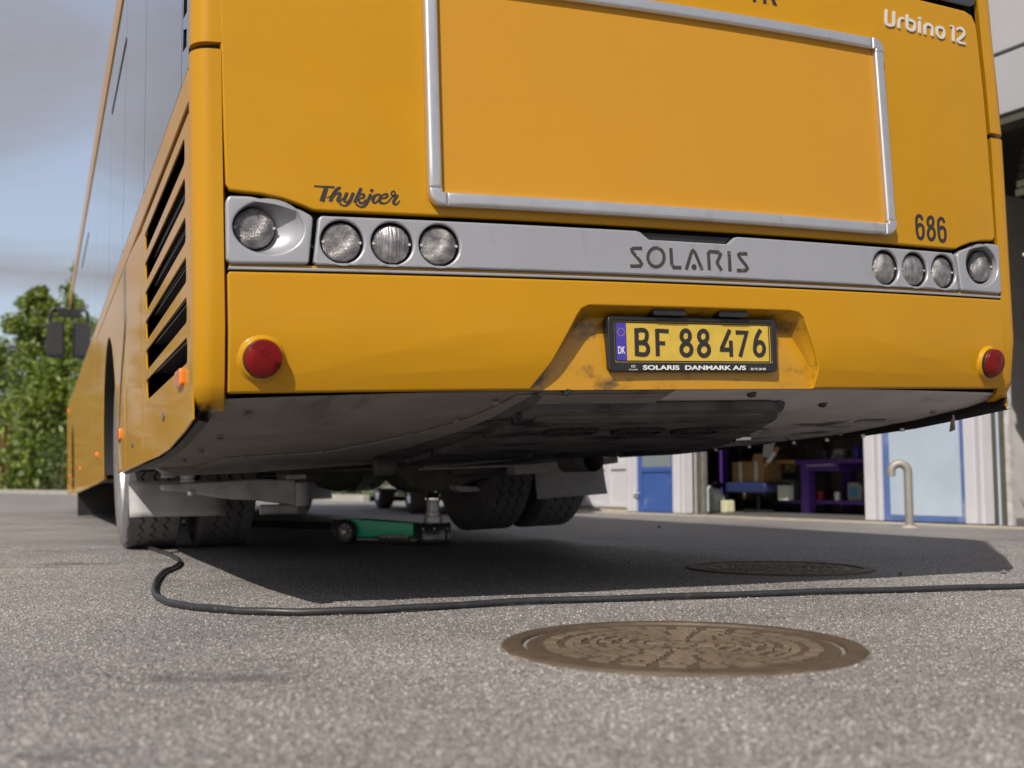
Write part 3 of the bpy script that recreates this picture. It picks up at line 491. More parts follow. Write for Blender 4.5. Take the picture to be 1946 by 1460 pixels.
# grey trim strip behind the rear arch, left side
sp_ = smooth_path([(2.155, 1.185), (2.165, 1.08), (2.17, .94), (2.36, .80), (2.52, .64), (2.575, .49), (2.51, .385)], 6)
mb = MB(); mb.rings([[(y + w, z, d) for y, z in sp_] for w, d in ((-.028, .0005), (-.028, .004), (.028, .004), (.028, .0005))], closed=False)
mb.build('arch_trim_strip', m_trim, bus, fl, smooth=30)
for (y, z, w, h) in ((.325, .572, .07, .042), (2.50, .533, .10, .046), (4.56, .503, .09, .03), (7.5, .47, .11, .03), (10.85, .44, .09, .03), (11.3, 1.19, .10, .05), (11.4, .33, .07, .03)):
    o = plate('side_marker_lamp', [rrect(y - w * .8, z - h / 2, y + w * .8, z + h / 2, .01)], .010, .012, .004, fl, m_ora, bus, cut=None, flip=True)
for y, z in ((.74, .505), (1.84, .468)):
    plate('skirt_catch', [circ(y, z, .024, .013, 16)], .003, .003, .001, fl, m_axle, bus, cut=None, flip=True)
# roof and nose
rl = []
for y in (.06, .12, .4, 2, 4, 6, 8, 10, 11.6, 11.9):
    k = .06 if y in (.06, 11.9) else 0
    rl.append([(x * (1 - k), y, z - k) for x, z in [(-1.196, 2.642), (-1.15, 2.70), (-1.05, 2.74), (-.6, 2.78), (0, 2.79), (.6, 2.78), (1.05, 2.74), (1.15, 2.70), (1.196, 2.642)]])
mb = MB(); mb.rings(rl, True, True); mb.build('roof', m_yel, bus, smooth=50)
mb = MB(); mb.prism(round_poly([(-1.2, .30), (1.2, .30), (1.2, 1.0), (-1.2, 1.0)], .05), 1, 11.9, 11.99); mb.build('front_bumper', m_yel, bus, bevel=.02)
mb = MB(); mb.prism(round_poly([(-1.19, 1.01), (1.19, 1.01), (1.15, 2.64), (-1.15, 2.64)], .08), 1, 11.9, 11.985); mb.build('windscreen', m_gls, bus, bevel=.02)
mb = MB(); mb.box((-1.2, 4.0, .345), (1.2, 8.9, .36)); mb.box((-1.2, 10.3, .30), (1.2, 11.85, .32)); mb.build('floor_pan', m_axle, bus)
# left exterior mirror
mr = MB(); mr.prism(round_poly([(-1.465, 1.90), (-1.262, 1.90), (-1.262, 2.335), (-1.465, 2.335)], .05), 1, 11.95, 12.09); mr = mr.build('exterior_mirror', m_blkp, bus, bevel=.02)
mb = MB(); mb.tube(smooth_path([(-1.20, 12.0, 2.45), (-1.28, 12.02, 2.50), (-1.38, 12.03, 2.50), (-1.42, 12.03, 2.44), (-1.425, 12.03, 2.32)], 5), .022, 8); mb.box((-1.34, 11.97, 2.40), (-1.20, 12.06, 2.50)); mb.build('mirror_arm', m_blkp, mr, bevel=.006)
plate('mirror_glass', [rrect(-1.448, 1.93, -1.28, 2.31, .03)], 0, .004, .001, lambda u, v, d: (u, 11.948 - d, v), m_mesh, mr, cut=None)

# ---- underside
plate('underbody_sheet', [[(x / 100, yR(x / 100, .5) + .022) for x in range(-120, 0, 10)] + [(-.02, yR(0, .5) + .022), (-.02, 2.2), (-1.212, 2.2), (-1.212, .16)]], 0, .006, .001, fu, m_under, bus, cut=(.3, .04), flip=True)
m_undr = M('bounce_lit_dusty_sheet', (.40, .375, .365), .6, var=.15, vs=4, bump=.3, bs=60, dirt=(.03, .029, .033), dthr=(.50, .60), ds=3.0, dstretch=(.8, 1.3, 1))  # paler dusty right half, bounced light from the ground put into its colour
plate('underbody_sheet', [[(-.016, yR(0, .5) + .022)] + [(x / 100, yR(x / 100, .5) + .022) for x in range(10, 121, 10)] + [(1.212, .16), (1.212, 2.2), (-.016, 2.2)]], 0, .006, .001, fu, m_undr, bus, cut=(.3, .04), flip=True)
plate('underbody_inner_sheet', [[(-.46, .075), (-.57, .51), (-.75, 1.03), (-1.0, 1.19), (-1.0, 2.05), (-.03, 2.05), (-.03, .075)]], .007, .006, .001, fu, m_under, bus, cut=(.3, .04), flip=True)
plate('dark_channel', [smooth_path([(-.43, .09), (-.385, .15), (-.36, .95), (-.26, 1.6), (-.40, 1.58), (-.50, 1.1), (-.47, .5)], 4, True)], .0085, .001, 0, fu, m_tray, bus, cut=(.2, .04), flip=True)  # flat dark strip along the left edge of the tray
for (x, y) in [(-.50, .12), (-.54, .30), (-.60, .52), (-.67, .72), (-.75, .92), (-.85, 1.02), (-.96, 1.10), (-1.10, .2), (-1.12, .5), (-1.13, .8), (-1.13, 1.2), (1.10, .3), (1.14, .8), (1.14, 1.2), (.72, 1.3), (.98, .9)]:
    mb = MB(); mb.lathe([(.0, -.007), (.006, -.006), (.009, -.001), (.009, .003)], fu(x, y, .007), (0, 0, 1), 8); mb.build('underbody_bolt', m_axle, bus)
def slot(x0, x1, y, h): return rrect(x0, y - h / 2, x1, y + h / 2, h * .48)
SLOTS = [slot(-.245, -.095, .375, .075), slot(-.020, .135, .395, .075), slot(.195, .350, .415, .075), slot(-.185, .0, 1.06, .13), slot(.155, .375, 1.13, .13), slot(.47, .70, 1.2, .13)]
m_crust = M('oily_crust', (.006, .006, .007), .4, spec=.45, bump=1, bs=130, bdist=.012)
tr = plate('engine_tray', [round_poly([(-.40, .14), (.37, .14), (.46, .26), (.93, 1.5), (.90, 1.62), (-.27, 1.62), (-.37, .95)], .04)] + SLOTS, .026, .024, .006, fu, m_tray, bus, cut=(.2, .04), flip=True)
plate('oil_film', [[(-.33, .32), (.42, .32), (.80, 1.3), (-.25, 1.3)]], .0105, .002, 0, fu, m_hole, tr, cut=(.2, .05), flip=True)
for S_ in ((-.245, -.095, .375, .075), (-.020, .135, .395, .075), (.195, .350, .415, .075), (-.185, .0, 1.06, .13), (.155, .375, 1.13, .13), (.47, .70, 1.2, .13)):
    x0, x1, y, h = S_; lp = slot(x0 + .004, x1 - .004, y, h - .008); bigger = slot(x0 - .006, x1 + .010, y, h + .012)
    plate('oily_slot_rim', [bigger, lp], .0385, .030, .003, fu, m_crust, tr, cut=(0, .03), flip=True)
for x, y in ((-.335, .055), (.245, .085), (.57, .19)):
    mb = MB(); mb.lathe([(.0, -.012), (.010, -.010), (.014, -.002), (.014, .004)], fu(x, y, 0), (0, 0, 1), 12); mb.build('underbody_bolt', m_oil, bus)
plate('tray_stiffener', [rrect(-.36, .175, .36, .225, .02)], .034, .010, .004, fu, m_tray, tr, cut=(.3, .02), flip=True)
# a hatch opening with a roller and dirt holes on the right half
plate('oil_patch', [smooth_path([(.37, .17), (.41, .16), (.47, .25), (.50, .33), (.56, .42), (.60, .58), (.70, .80), (.78, 1.0), (.98, 1.5), (.90, 1.62), (.80, 1.3), (.58, .80), (.45, .40)], 3, True)], .0030, .002, .0005, fu, m_oil, bus, cut=(.2, .04), flip=True)
plate('oil_patch', [smooth_path([(.50, .62), (.62, .60), (.72, .66), (.80, .80), (.72, .92), (.58, .86)], 4, True)], .0050, .001, 0, fu, m_oil, bus, cut=(.2, .04), flip=True)
mb = MB(); mb.box((.53, .70, .395), (.60, .80, .416)); mb.build('drain_box', m_blk, bus, bevel=.004)
mb = MB(); mb.tube([(.605, .70, .402), (.665, .70, .402)], .014, 14); mb.build('drain_roller', m_chrome, bus)
plate('oily_hole', [slot(.93, 1.05, .47, .05)], .003, .001, 0, fu, m_oil, bus, cut=(0, .03), flip=True)
# edge flanges and tabs
for sg in (-1, 1):
    mb = MB(); ys = [.10, .25, .5, .9, 1.4, 2.0, 2.6]
    mb.rings([[(sg * x, y, zb(max(y, .124)) + dz) for y in ys] for x, dz in ((1.226, -.004), (1.206, -.010), (1.196, .004), (1.206, .03))], closed=False); mb.build('skirt_flange', m_blk, bus)
mb = MB(); mb.add([(1.19, .30, .448), (1.205, .32, .447), (1.205, .335, .395), (1.19, .30, .400), (1.187, .305, .448), (1.202, .325, .447), (1.202, .34, .395), (1.187, .305, .400)], [(0, 1, 2, 3), (7, 6, 5, 4), (0, 4, 5, 1), (1, 5, 6, 2), (2, 6, 7, 3), (3, 7, 4, 0)]); mb.build('hanging_tab', m_frame, bus)
mb = MB(); mb.prism([(1.02, .385), (1.07, .390), (1.055, .345), (1.03, .335), (1.01, .34)], 1, 1.10, 1.105); mb.build('hanging_strap', m_flap, bus)
for k, y in enumerate((.55, .75, .95, 1.15, 1.45, 1.7)):
    mb = MB(); mb.lathe([(.008, -.012), (.008, 0)], (1.20, y, zb(y) + .0), (0, 0, 1), 8, True); mb.build('flange_rivet', m_steel, bus)
# cross members behind the tray
mb = MB(); mb.prism([(-1.16, .405), (-.05, .405), (-.05, .380), (-.30, .366), (-.80, .350), (-1.08, .350), (-1.13, .372)], 1, 1.95, 2.10); mb.build('cross_member', m_under, bus, bevel=.006)
mb = MB(); mb.prism([(-.04, .402), (1.16, .402), (1.16, .384), (.9, .372), (-.04, .366)], 1, 1.98, 2.12); mb.build('cross_member', m_frame, bus, bevel=.006)
mb = MB(); mb.lathe([(.048, 0), (.048, .26), (.040, .26), (.040, .02)], (.60, 1.72, .352), (0, 1, 0), 24); mb.build('exhaust_stub', m_axle, bus)
mb = MB(); mb.lathe([(.03, 0), (.034, .01), (.034, .07), (.03, .08)], (-.30, 1.9, .352), (1, .1, 0), 16, True, True); mb.build('hose_clamp_tube', m_axle, bus)
for k in range(34):
    if k == 0:
        mb = MB(); mb.add([(0, 0, 0), (.014, 0, 0), (.007, 0, .012), (0, .004, 0), (.014, .004, 0), (.007, .004, .012)], [(0, 1, 2), (5, 4, 3), (0, 3, 4, 1), (1, 4, 5, 2), (2, 5, 3, 0)]); t0 = mb.build('rack_tooth', m_frame, bus, smooth=0)
    o = t0 if k == 0 else t0.copy()
    if k: C.objects.link(o)
    o.location = (.02 + .0175 * k, 2.24, .3455 + .0009 * k)
mb = MB(); mb.box((.0, 2.236, .338), (.64, 2.256, .3455)); mb.build('rack_strip', m_frame, bus)
for pts_ in ([(-1.0, 2.2, .372), (-.6, 2.35, .36), (-.2, 2.5, .352), (.3, 2.6, .362), (.7, 2.5, .372)], [(-.8, 2.6, .40), (-.45, 2.75, .37), (-.1, 2.8, .355), (.0, 2.95, .37)], [(.05, 2.3, .37), (.35, 2.32, .350), (.7, 2.35, .365), (1.0, 2.4, .39)]):
    mb = MB(); mb.tube(smooth_path(pts_, 6), .011, 8); mb.build('brake_line', m_axle, bus, smooth=60)
for x in (-.42, .44):
    mb = MB(); mb.lathe([(.06, 0), (.10, .01), (.115, .04), (.105, .06), (.115, .09), (.105, .11), (.11, .15), (.06, .16)], (x, 2.75, .30), (0, 0, 1), 24, True, True); mb.build('air_spring', m_axle, bus, smooth=40)
# left stabiliser arm
mb = MB(); mb.prism([(-1.10, .318), (-.90, .322), (-.72, .326), (-.56, .316), (-.555, .208), (-.64, .222), (-.72, .236), (-.82, .244), (-.92, .262), (-1.0, .283), (-1.10, .292)], 1, 2.20, 2.30); arm = mb.build('suspension_arm', m_frame, bus, bevel=.012)
mb = MB(); mb.lathe([(.012, 0), (.030, .006), (.032, .03), (.032, .09), (.03, .102), (.012, .11)], (-.535, 2.22, .200), (0, 0, 1), 18, True, True); mb.build('arm_bush', m_frame, arm)
mb = MB(); mb.lathe([(.018, 0), (.018, .03)], (-.535, 2.19, .188), (0, 1, 0), 12, True, True); mb.build('arm_bolt', m_axle, arm)
mb = MB(); mb.box((-.60, 2.20, .318), (-.515, 2.30, .338)); mb.build('arm_cap', m_frame, arm, bevel=.005)
mb = MB(); mb.tube([(-.70, 2.26, .196), (-.53, 2.26, .192)], .022, 12); mb.build('arm_rod', m_frame, arm)
mb = MB(); mb.lathe([(.0, -.02), (.012, -.016), (.014, 0)], (-.99, 2.19, .285), (0, 0, 1), 10); mb.build('arm_stud', m_steel, arm)
for x, z in ((-1.00, .335), (-1.075, .355)):
    mb = MB(); mb.lathe([(.026, 0), (.03, .006), (.026, .014), (.031, .024), (.026, .034), (.028, .045)], (x, 2.2, z - .012), (0, 0, 1), 16, True, True); mb.build('rubber_buffer', m_frame, bus)
mb = MB(); mb.prism([(-1.13, .40), (-.98, .40), (-.93, .352), (-1.0, .352), (-1.13, .365)], 1, 2.0, 2.03); mb.build('buffer_bracket', m_frame, bus, bevel=.004)
# flaps
def flap(name, x0, x1, z0, z1, y, sgn):
    rl = [[(x0 + (x1 - x0) * k / 8 + .01 * math.sin(k) * j / 6, y + .012 * math.sin(k * .8) * j / 6 - .02 * (j / 6) ** 2 + t, z1 + (z0 - z1) * j / 6 + sgn * .012 * (k / 8 - .5)) for k in range(9)] for j in range(7) for t in (0,)]
    mb = MB(); mb.rings(rl, closed=False); o = mb.build(name, m_flap, bus, smooth=60)
    s = o.modifiers.new('s', 'SOLIDIFY'); s.thickness = .006; return o
flap('mud_flap', -1.19, -.785, .172, .330, 2.70, -1)
flap('mud_flap', .705, 1.085, .180, .345, 2.56, 1)
mb = MB(); mb.prism([(.55, .352), (1.12, .372), (1.12, .340), (.70, .300), (.55, .300)], 1, 2.45, 2.55); mb.build('flap_bracket', m_frame, bus, bevel=.006)
mb = MB(); mb.prism([(.06, .40), (.72, .40), (.70, .318), (.45, .262), (.36, .232), (.22, .228), (.15, .262), (.09, .33)], 1, 2.84, 3.18); mb.build('axle_beam', m_axle, bus, bevel=.02)
mb = MB(); mb.prism([(.23, .262), (.34, .252), (.36, .236), (.35, .228), (.26, .226), (.235, .24)], 1, 2.42, 2.50); mb.build('lift_pad', m_flap, bus, bevel=.006)
mb = MB(); mb.prism([(-.12, .40), (.32, .40), (.26, .345), (.16, .262), (.12, .242), (.02, .240), (-.03, .262), (-.09, .345)], 1, 3.40, 3.62); df = mb.build('axle_bracket', m_frame, bus, bevel=.015)
for x, z in ((.115, .272), (.175, .322), (.01, .262), (-.045, .33)):
    mb = MB(); mb.lathe([(.017, 0), (.017, .02), (.008, .026)], (x, 3.405, z), (0, -1, 0), 10, False, True); mb.build('bracket_bolt', m_axle, df)
mb = MB(); mb.tube([(-.9, 3.31, .49), (.9, 3.31, .49)], .10, 16); mb.lathe([(.12, -.16), (.22, -.10), (.25, 0), (.22, .10), (.12, .16)], (-.1, 3.31, .49), (1, 0, 0), 20); mb.build('rear_axle', m_axle, bus)
mb = MB(); mb.tube(smooth_path([(.18, 3.1, .37), (.24, 3.0, .345), (.30, 3.0, .355), (.34, 3.05, .38)], 6), .006, 8); mb.build('brake_hose', m_rim, bus)
# splash guard behind the front wheel
mb = MB(); mb.box((-1.22, 8.72, .045), (-.70, 8.735, .33)); mb.build('splash_guard', m_blkp, bus)
mb = MB(); mb.box((.72, 8.72, .10), (1.21, 8.735, .36)); mb.build('splash_guard', m_flap, bus)

# ---- wheels
def wheel(x, y, zc, rad, wd, out, tread=True):
    """out: +1/-1 side that shows the rim face"""
    root = bpy.data.objects.new('wheel', None); C.objects.link(root); root.parent = bus; root.location = (x, y, zc)
    h = wd / 2; r0 = rad - (.012 if tread else 0)
    mb = MB(); mb.lathe([(.29, -h * .78), (.31, -h * .92), (.36, -h), (.42, -h * 1.02), (rad - .035, -h * .97), (rad - .012, -h * .90), (r0, -h * .84), (r0, h * .84), (rad - .012, h * .90), (rad - .035, h * .97), (.42, h * 1.02), (.36, h), (.31, h * .92), (.29, h * .78)], (0, 0, 0), (1, 0, 0), 72)
    ty = mb.build('tyre', m_tyre, root, smooth=45)
    if tread:
        g = MB(); g.lathe([(r0 + .0006, -h * .80), (r0 + .0006, h * .80)], (0, 0, 0), (1, 0, 0), 96); g.build('tread_groove', m_groove, root)
        nz_ = 44; seg = nz_ * 2; e = [-h * .86, -h * .42, 0, h * .42, h * .86]
        for k in range(4):
            a_, b_ = e[k], e[k + 1]; g = .0045; rl = [[], [], [], []]
            for j in range(seg):
                th = 2 * math.pi * j / seg; zg = .011 if j % 2 else -.011
                za = zg if k > 0 else (-.004 if j % 4 == 0 else .0); zb_ = zg if k < 3 else 0
                for q, (xx, rr) in enumerate(((a_ + (g if k else 0) + za, r0), (a_ + (g if k else 0) + za, rad), (b_ - (g if k < 3 else 0) + zb_, rad), (b_ - (g if k < 3 else 0) + zb_, r0))):
                    rl[q].append((xx, math.cos(th) * rr, math.sin(th) * rr))
            t_ = MB(); t_.rings(rl); t_.build('tread_rib', m_tyre, root, smooth=25)
    mb = MB(); s = out
    mb.lathe([(.295, s * h * .80), (.305, s * h * .86), (.288, s * h * .84), (.27, s * h * .55), (.255, s * h * .2), (.15, s * h * .05), (.11, s * h * .5), (.02, s * h * .55)], (0, 0, 0), (1, 0, 0), 48); mb.build('rim', m_rim, root, smooth=40)
    mb = MB(); mb.lathe([(.295, -s * h * .80), (.305, -s * h * .86), (.285, -s * h * .82), (.27, -s * h * .3), (.26, s * h * .1)], (0, 0, 0), (1, 0, 0), 40); mb.build('rim_barrel', m_axle, root, smooth=40)
    return root
for x, zc, o_ in ((-1.058, .487, -1), (-.722, .480, -1), (.722, .48, 1), (1.058, .48, 1)): wheel(x, 3.31, zc, .48, .262, o_)
for x, o_ in ((-1.04, -1), (1.03, 1)):
    zw_ = .48 - (b2w((x, 9.66, 0)).z); wheel(x, 9.66, zw_, .48, .27, o_)
# ================================================================== GROUND
def asphalt(name, island=False):
    m = bpy.data.materials.new(name); m.use_nodes = True; t = m.node_tree; p = t.nodes['Principled BSDF']; L = t.links.new
    tcn = N(t, 'ShaderNodeTexCoord'); co = tcn.outputs['Object']
    v1 = N(t, 'ShaderNodeTexVoronoi', i_Scale=165.0); L(co, v1.inputs['Vector'])
    v2 = N(t, 'ShaderNodeTexVoronoi', i_Scale=310.0); L(co, v2.inputs['Vector'])
    bw = N(t, 'ShaderNodeRGBToBW'); L(v1.outputs['Color'], bw.inputs[0])
    bw2 = N(t, 'ShaderNodeRGBToBW'); L(v2.outputs['Color'], bw2.inputs[0])
    mixv = N(t, 'ShaderNodeMixRGB', i_Fac=.4); L(bw.outputs[0], mixv.inputs[1]); L(bw2.outputs[0], mixv.inputs[2])
    src = mixv.outputs[0]
    if island:
        g = N(t, 'ShaderNodeNewGeometry'); src = g.outputs['Random Per Island']
    rp = N(t, 'ShaderNodeValToRGB'); e = rp.color_ramp.elements
    e[0].position = .12; e[0].color = (.070, .065, .062, 1); e[1].position = .9; e[1].color = (.44, .415, .395, 1)
    k = e.new(.42); k.color = (.168, .158, .151, 1); k = e.new(.66); k.color = (.25, .235, .224, 1)
    L(src, rp.inputs[0])
    n = N(t, 'ShaderNodeTexNoise', i_Scale=.9, i_Detail=9.0, i_Roughness=.62); L(co, n.inputs['Vector'])
    r = N(t, 'ShaderNodeMapRange'); r.inputs[1].default_value = .3; r.inputs[2].default_value = .7; r.inputs[3].default_value = .74; r.inputs[4].default_value = 1.2; L(n.outputs[0], r.inputs[0])
    sc = N(t, 'ShaderNodeVectorMath', operation='SCALE'); L(rp.outputs[0], sc.inputs[0]); L(r.outputs[0], sc.inputs['Scale'])
    # oil spots and tyre smears
    mpp = N(t, 'ShaderNodeMapping'); mpp.inputs['Scale'].default_value = (.8, 1.9, 1); mpp.inputs['Rotation'].default_value = (0, 0, .3); L(co, mpp.inputs[0])
    st = N(t, 'ShaderNodeTexNoise', i_Scale=1.15, i_Detail=4.0, i_Roughness=.7); L(mpp.outputs[0], st.inputs['Vector'])
    sr = N(t, 'ShaderNodeMapRange', interpolation_type='SMOOTHSTEP'); sr.inputs[1].default_value = .585; sr.inputs[2].default_value = .72; sr.inputs[3].default_value = 0; sr.inputs[4].default_value = .7; L(st.outputs[0], sr.inputs[0])
    mxx = N(t, 'ShaderNodeMixRGB'); mxx.inputs[2].default_value = (.05, .045, .045, 1); L(sr.outputs[0], mxx.inputs[0]); L(sc.outputs[0], mxx.inputs[1])
    L(mxx.outputs[0], p.inputs['Base Color'])
    dn = N(t, 'ShaderNodeTexNoise', i_Scale=.9, i_Detail=5.0); L(co, dn.inputs['Vector'])
    dm = N(t, 'ShaderNodeMapRange'); dm.inputs[1].default_value = .35; dm.inputs[2].default_value = .65; dm.inputs[3].default_value = .52; dm.inputs[4].default_value = .78; L(dn.outputs[0], dm.inputs[0]); L(dm.outputs[0], p.inputs['Roughness'])
    b = N(t, 'ShaderNodeBump', i_Strength=.7, i_Distance=.004); L(v1.outputs['Distance'], b.inputs['Height'])
    b2 = N(t, 'ShaderNodeBump', i_Strength=.5, i_Distance=.002); L(v2.outputs['Distance'], b2.inputs['Height']); L(b.outputs[0], b2.inputs['Normal'])
    if not island: L(b2.outputs[0], p.inputs['Normal'])
    return m
m_asp = asphalt('worn_asphalt'); m_grit = asphalt('asphalt_stones', True)
mb = MB(); mb.box((-250, -150, -.5), (250, 400, 0)); struct(mb.build('ground', m_asp, smooth=0))
# stone grains standing proud of the asphalt near the camera
MAN = [((.326, 2.157), .346), ((.985, 4.10), .340)]
def grit():
    n = 150000; Y = .85 + (5.6 - .85) * np.random.rand(n) ** 1.25; X = (np.random.rand(n) - .5) * (Y * 1.0 + .25)
    keep = np.ones(n, bool)
    for (c, r) in MAN: keep &= (X - c[0]) ** 2 + (Y - c[1]) ** 2 > (r + .004) ** 2
    X, Y = X[keep], Y[keep]; n = len(X)
    r = .0018 + .0026 * np.random.rand(n) ** 2; a = np.random.rand(n) * 6.283; e = .7 + .5 * np.random.rand(n)
    base = np.array([[1, 0, -.3], [0, 1, -.3], [-1, 0, -.3], [0, -1, -.3], [.15, .1, .62]])
    ca, sa = np.cos(a), np.sin(a)
    V = np.empty((n, 5, 3)); bx = base[:, 0][None] * r[:, None]; by = base[:, 1][None] * (r * e)[:, None]
    V[:, :, 0] = X[:, None] + bx * ca[:, None] - by * sa[:, None]; V[:, :, 1] = Y[:, None] + bx * sa[:, None] + by * ca[:, None]
    V[:, :, 2] = base[:, 2][None] * r[:, None] * (.6 + .7 * np.random.rand(n))[:, None]
    F = (np.array([[0, 1, 4], [1, 2, 4], [2, 3, 4], [3, 0, 4]])[None] + (np.arange(n) * 5)[:, None, None]).reshape(-1, 3)
    me = bpy.data.meshes.new('asphalt_grit'); me.vertices.add(n * 5); me.vertices.foreach_set('co', V.ravel())
    me.loops.add(F.size); me.loops.foreach_set('vertex_index', F.ravel().astype(np.int32)); me.polygons.add(len(F)); me.polygons.foreach_set('loop_start', np.arange(0, F.size, 3, dtype=np.int32))
    me.update(calc_edges=True); o = fin('asphalt_grit', me, m_grit, None, 0); o['kind'] = 'stuff'; o['label'] = 'coarse stone grain of the worn asphalt'; return o
grit()
# ---- manhole covers
m_iron = M('rusty_cast_iron', (.078, .056, .038), .62, metal=.25, var=.22, vs=14, bump=.5, bs=150, dirt=(.12, .09, .06), dthr=(.52, .78), ds=26)
m_iron2 = M('dusty_cast_iron_relief', (.145, .112, .078), .55, metal=.2, var=.2, vs=30, bump=.4, bs=200)
m_sand = M('packed_dirt', (.13, .105, .08), .95, var=.4, vs=40, bump=.9, bs=150)
def manhole(label, c, r, rz, rad_open=False):
    t = thing('manhole_cover', label, 'manhole cover', (c[0], c[1], 0), rz, 'manhole covers')
    mb = MB(); mb.lathe([(r, -.02), (r, .002), (r - .004, .006), (r - .036, .007), (r - .040, .003), (r - .042, -.012), (r - .048, -.012)], (0, 0, 0), (0, 0, 1), 96); mb.build('cover_frame', m_iron, t, smooth=40)
    rnd = [(r + .001 + .007 * random.random()) for _ in range(40)]
    mb = MB(); mb.rings([[(q_ * math.cos(2 * math.pi * k / 40), q_ * math.sin(2 * math.pi * k / 40), z_) for k, q_ in enumerate(rr_)] for rr_, z_ in (([r - .002] * 40, .003), (rnd, .0005))]); mb.build('packed_dirt', m_sand, t, smooth=0)
    R2 = r - .048
    mb = MB(); mb.lathe([(R2, -.014), (R2, .001), (R2 - .004, .0030), (R2 - .018, .0032), (R2 - .022, .0015), (R2 - .06, .001), (.0, .001)], (0, 0, 0), (0, 0, 1), 96); lid = mb.build('cover_lid', m_iron, t, smooth=40)
    mb = MB()
    def blk(r0, r1, a0, a1, h):
        n = max(1, int(abs(a1 - a0) / R(6))); 
        q = [(r1, a0 + (a1 - a0) * k / n) for k in range(n + 1)] + [(r0, a1 - (a1 - a0) * k / n) for k in range(n + 1)]
        mb.prism([(x * math.cos(y), x * math.sin(y)) for x, y in q], 2, .0004, h)
    for k in range(24): blk(R2 - .058, R2 - .032, R(15 * k + 2), R(15 * k + 12), .0036) if k % 6 else blk(R2 - .066, R2 - .028, R(15 * k + 1), R(15 * k + 13), .0042)
    for q, rr in enumerate((.200, .170, .140, .110, .080)):
        nb = 18 if q < 3 else 12
        for k in range(nb):
            a = 2 * math.pi * k / nb; w_ = 2 * math.pi / nb
            blk(rr - .006, rr + .006, a + w_ * .12, a + w_ * .88, .0044)
            if q < 4 and k % 2 == q % 2: blk(rr - .023, rr - .009, a + w_ * .40, a + w_ * .60, .0034)
    for k in range(12): blk(.034, .066, R(30 * k - 4), R(30 * k + 4), .0042)
    blk(.016, .028, 0, R(359.5), .0046)
    for k in range(60): blk(R2 - .090, R2 - .074, R(6 * k), R(6 * k + 3), .0030)
    mb.build('cover_relief', m_iron2, lid, smooth=0)
    return t
manhole('rusty round manhole cover in the sunlit asphalt nearest the camera', MAN[0][0], MAN[0][1], .2)
manhole('round manhole cover beyond the black hose, below the right end of the bumper', MAN[1][0], MAN[1][1], .9)
# ---- hose
CAB = [(-2.25, 6.05), (-2.048, 5.817), (-1.85, 5.48), (-1.617, 5.061), (-1.414, 4.636), (-1.29, 4.305), (-1.229, 4.043), (-1.201, 3.833), (-1.122, 3.509), (-1.022, 3.175), (-.947, 2.977), (-.869, 2.837), (-.782, 2.744), (-.659, 2.668), (-.527, 2.636), (-.369, 2.668), (-.223, 2.733), (.037, 2.874), (.39, 2.977), (.773, 3.101), (1.179, 3.205), (1.52, 3.301), (1.986, 3.419), (3.0, 3.66), (4.2, 3.9)]
CAB = CAB[1:]
mb = MB(); mb.tube([(x, y, .0105 + .0008 * math.sin(i * .7)) for i, (x, y) in enumerate(smooth_path(CAB, 8))], .0085, 12)
m_hose = M('black_rubber_hose', (.022, .023, .026), .42, var=.25, vs=25, bump=.15, bs=300, dirt=(.10, .09, .08), dthr=(.6, .8), ds=30)
tag(mb.build('air_hose', m_hose, smooth=60), 'black rubber air hose winding across the asphalt behind the bus', 'hose')
for (x, y, r_, lb) in ((1.71, 3.86, .011, 'small dark pebble lying on the sunlit asphalt by the right edge'), (1.33, 3.80, .008, 'tiny dark pebble on the asphalt between the hose and the far manhole cover'), (1.05, 7.9, .014, 'dark pebble at the edge of the bus shadow before the workshop door')):
    mb = MB(); mb.lathe([(0, 0), (r_, r_ * .3), (r_ * .9, r_ * .9), (r_ * .3, r_ * 1.3), (0, r_ * 1.3)], (0, 0, 0), (.1, .15, 1), 7); o = mb.build('pebble', m_axle, smooth=0); o.location = (x, y, 0); tag(o, lb, 'pebble', 'loose pebbles')

# ================================================================== JACK
m_green = M('green_enamel', (.006, .78, .42), .4, coat=.4, var=.03, vs=9); m_jblk = M('black_enamel', (.07, .07, .074), .3, coat=.6, var=.3, vs=20, metal=.5)
JA = math.atan2(.30, -1.0)                                            # body runs to the left and a little away
jack = thing('hydraulic_jack', 'low green and black trolley jack with polished ram lifting the bus axle', 'jack', (-.408, 5.71, 0), JA)
mb = MB(); mb.lathe([(.094, .006), (.097, .010), (.097, .022), (.092, .026), (.092, .108), (.088, .113), (.05, .114), (.048, .105)], (0, 0, 0), (0, 0, 1), 48, True); mb.build('jack_cylinder', m_jblk, jack, smooth=40)
for r_, z0, z1 in ((.048, .105, .146), (.036, .14, .170), (.032, .165, .228)):
    mb = MB(); mb.lathe([(r_, z0), (r_, z1 - .003), (r_ - .004, z1), (0, z1)], (0, 0, 0), (0, 0, 1), 36); mb.build('jack_ram', m_steel, jack, smooth=40)
mb = MB(); mb.lathe([(.033, .224), (.041, .229), (.041, .240), (.034, .244), (.030, .250), (.030, .275), (0, .275)], (0, 0, 0), (0, 0, 1), 30); mb.build('jack_saddle', m_chrome, jack, smooth=40)
mb = MB(); mb.prism([(.085, .040), (.345, .035), (.46, .035), (.46, .128), (.40, .130), (.085, .112)], 1, -.062, .062); mb.build('jack_cover', m_green, jack, bevel=.006)
mb = MB(); mb.box((.05, -.070, .010), (.46, .070, .034)); mb.build('jack_chassis', m_jblk, jack, bevel=.004)
mb = MB(); mb.box((.10, .0625, .020), (.27, .082, .052)); o = mb.build('jack_side_plate', m_jblk, jack, bevel=.004)
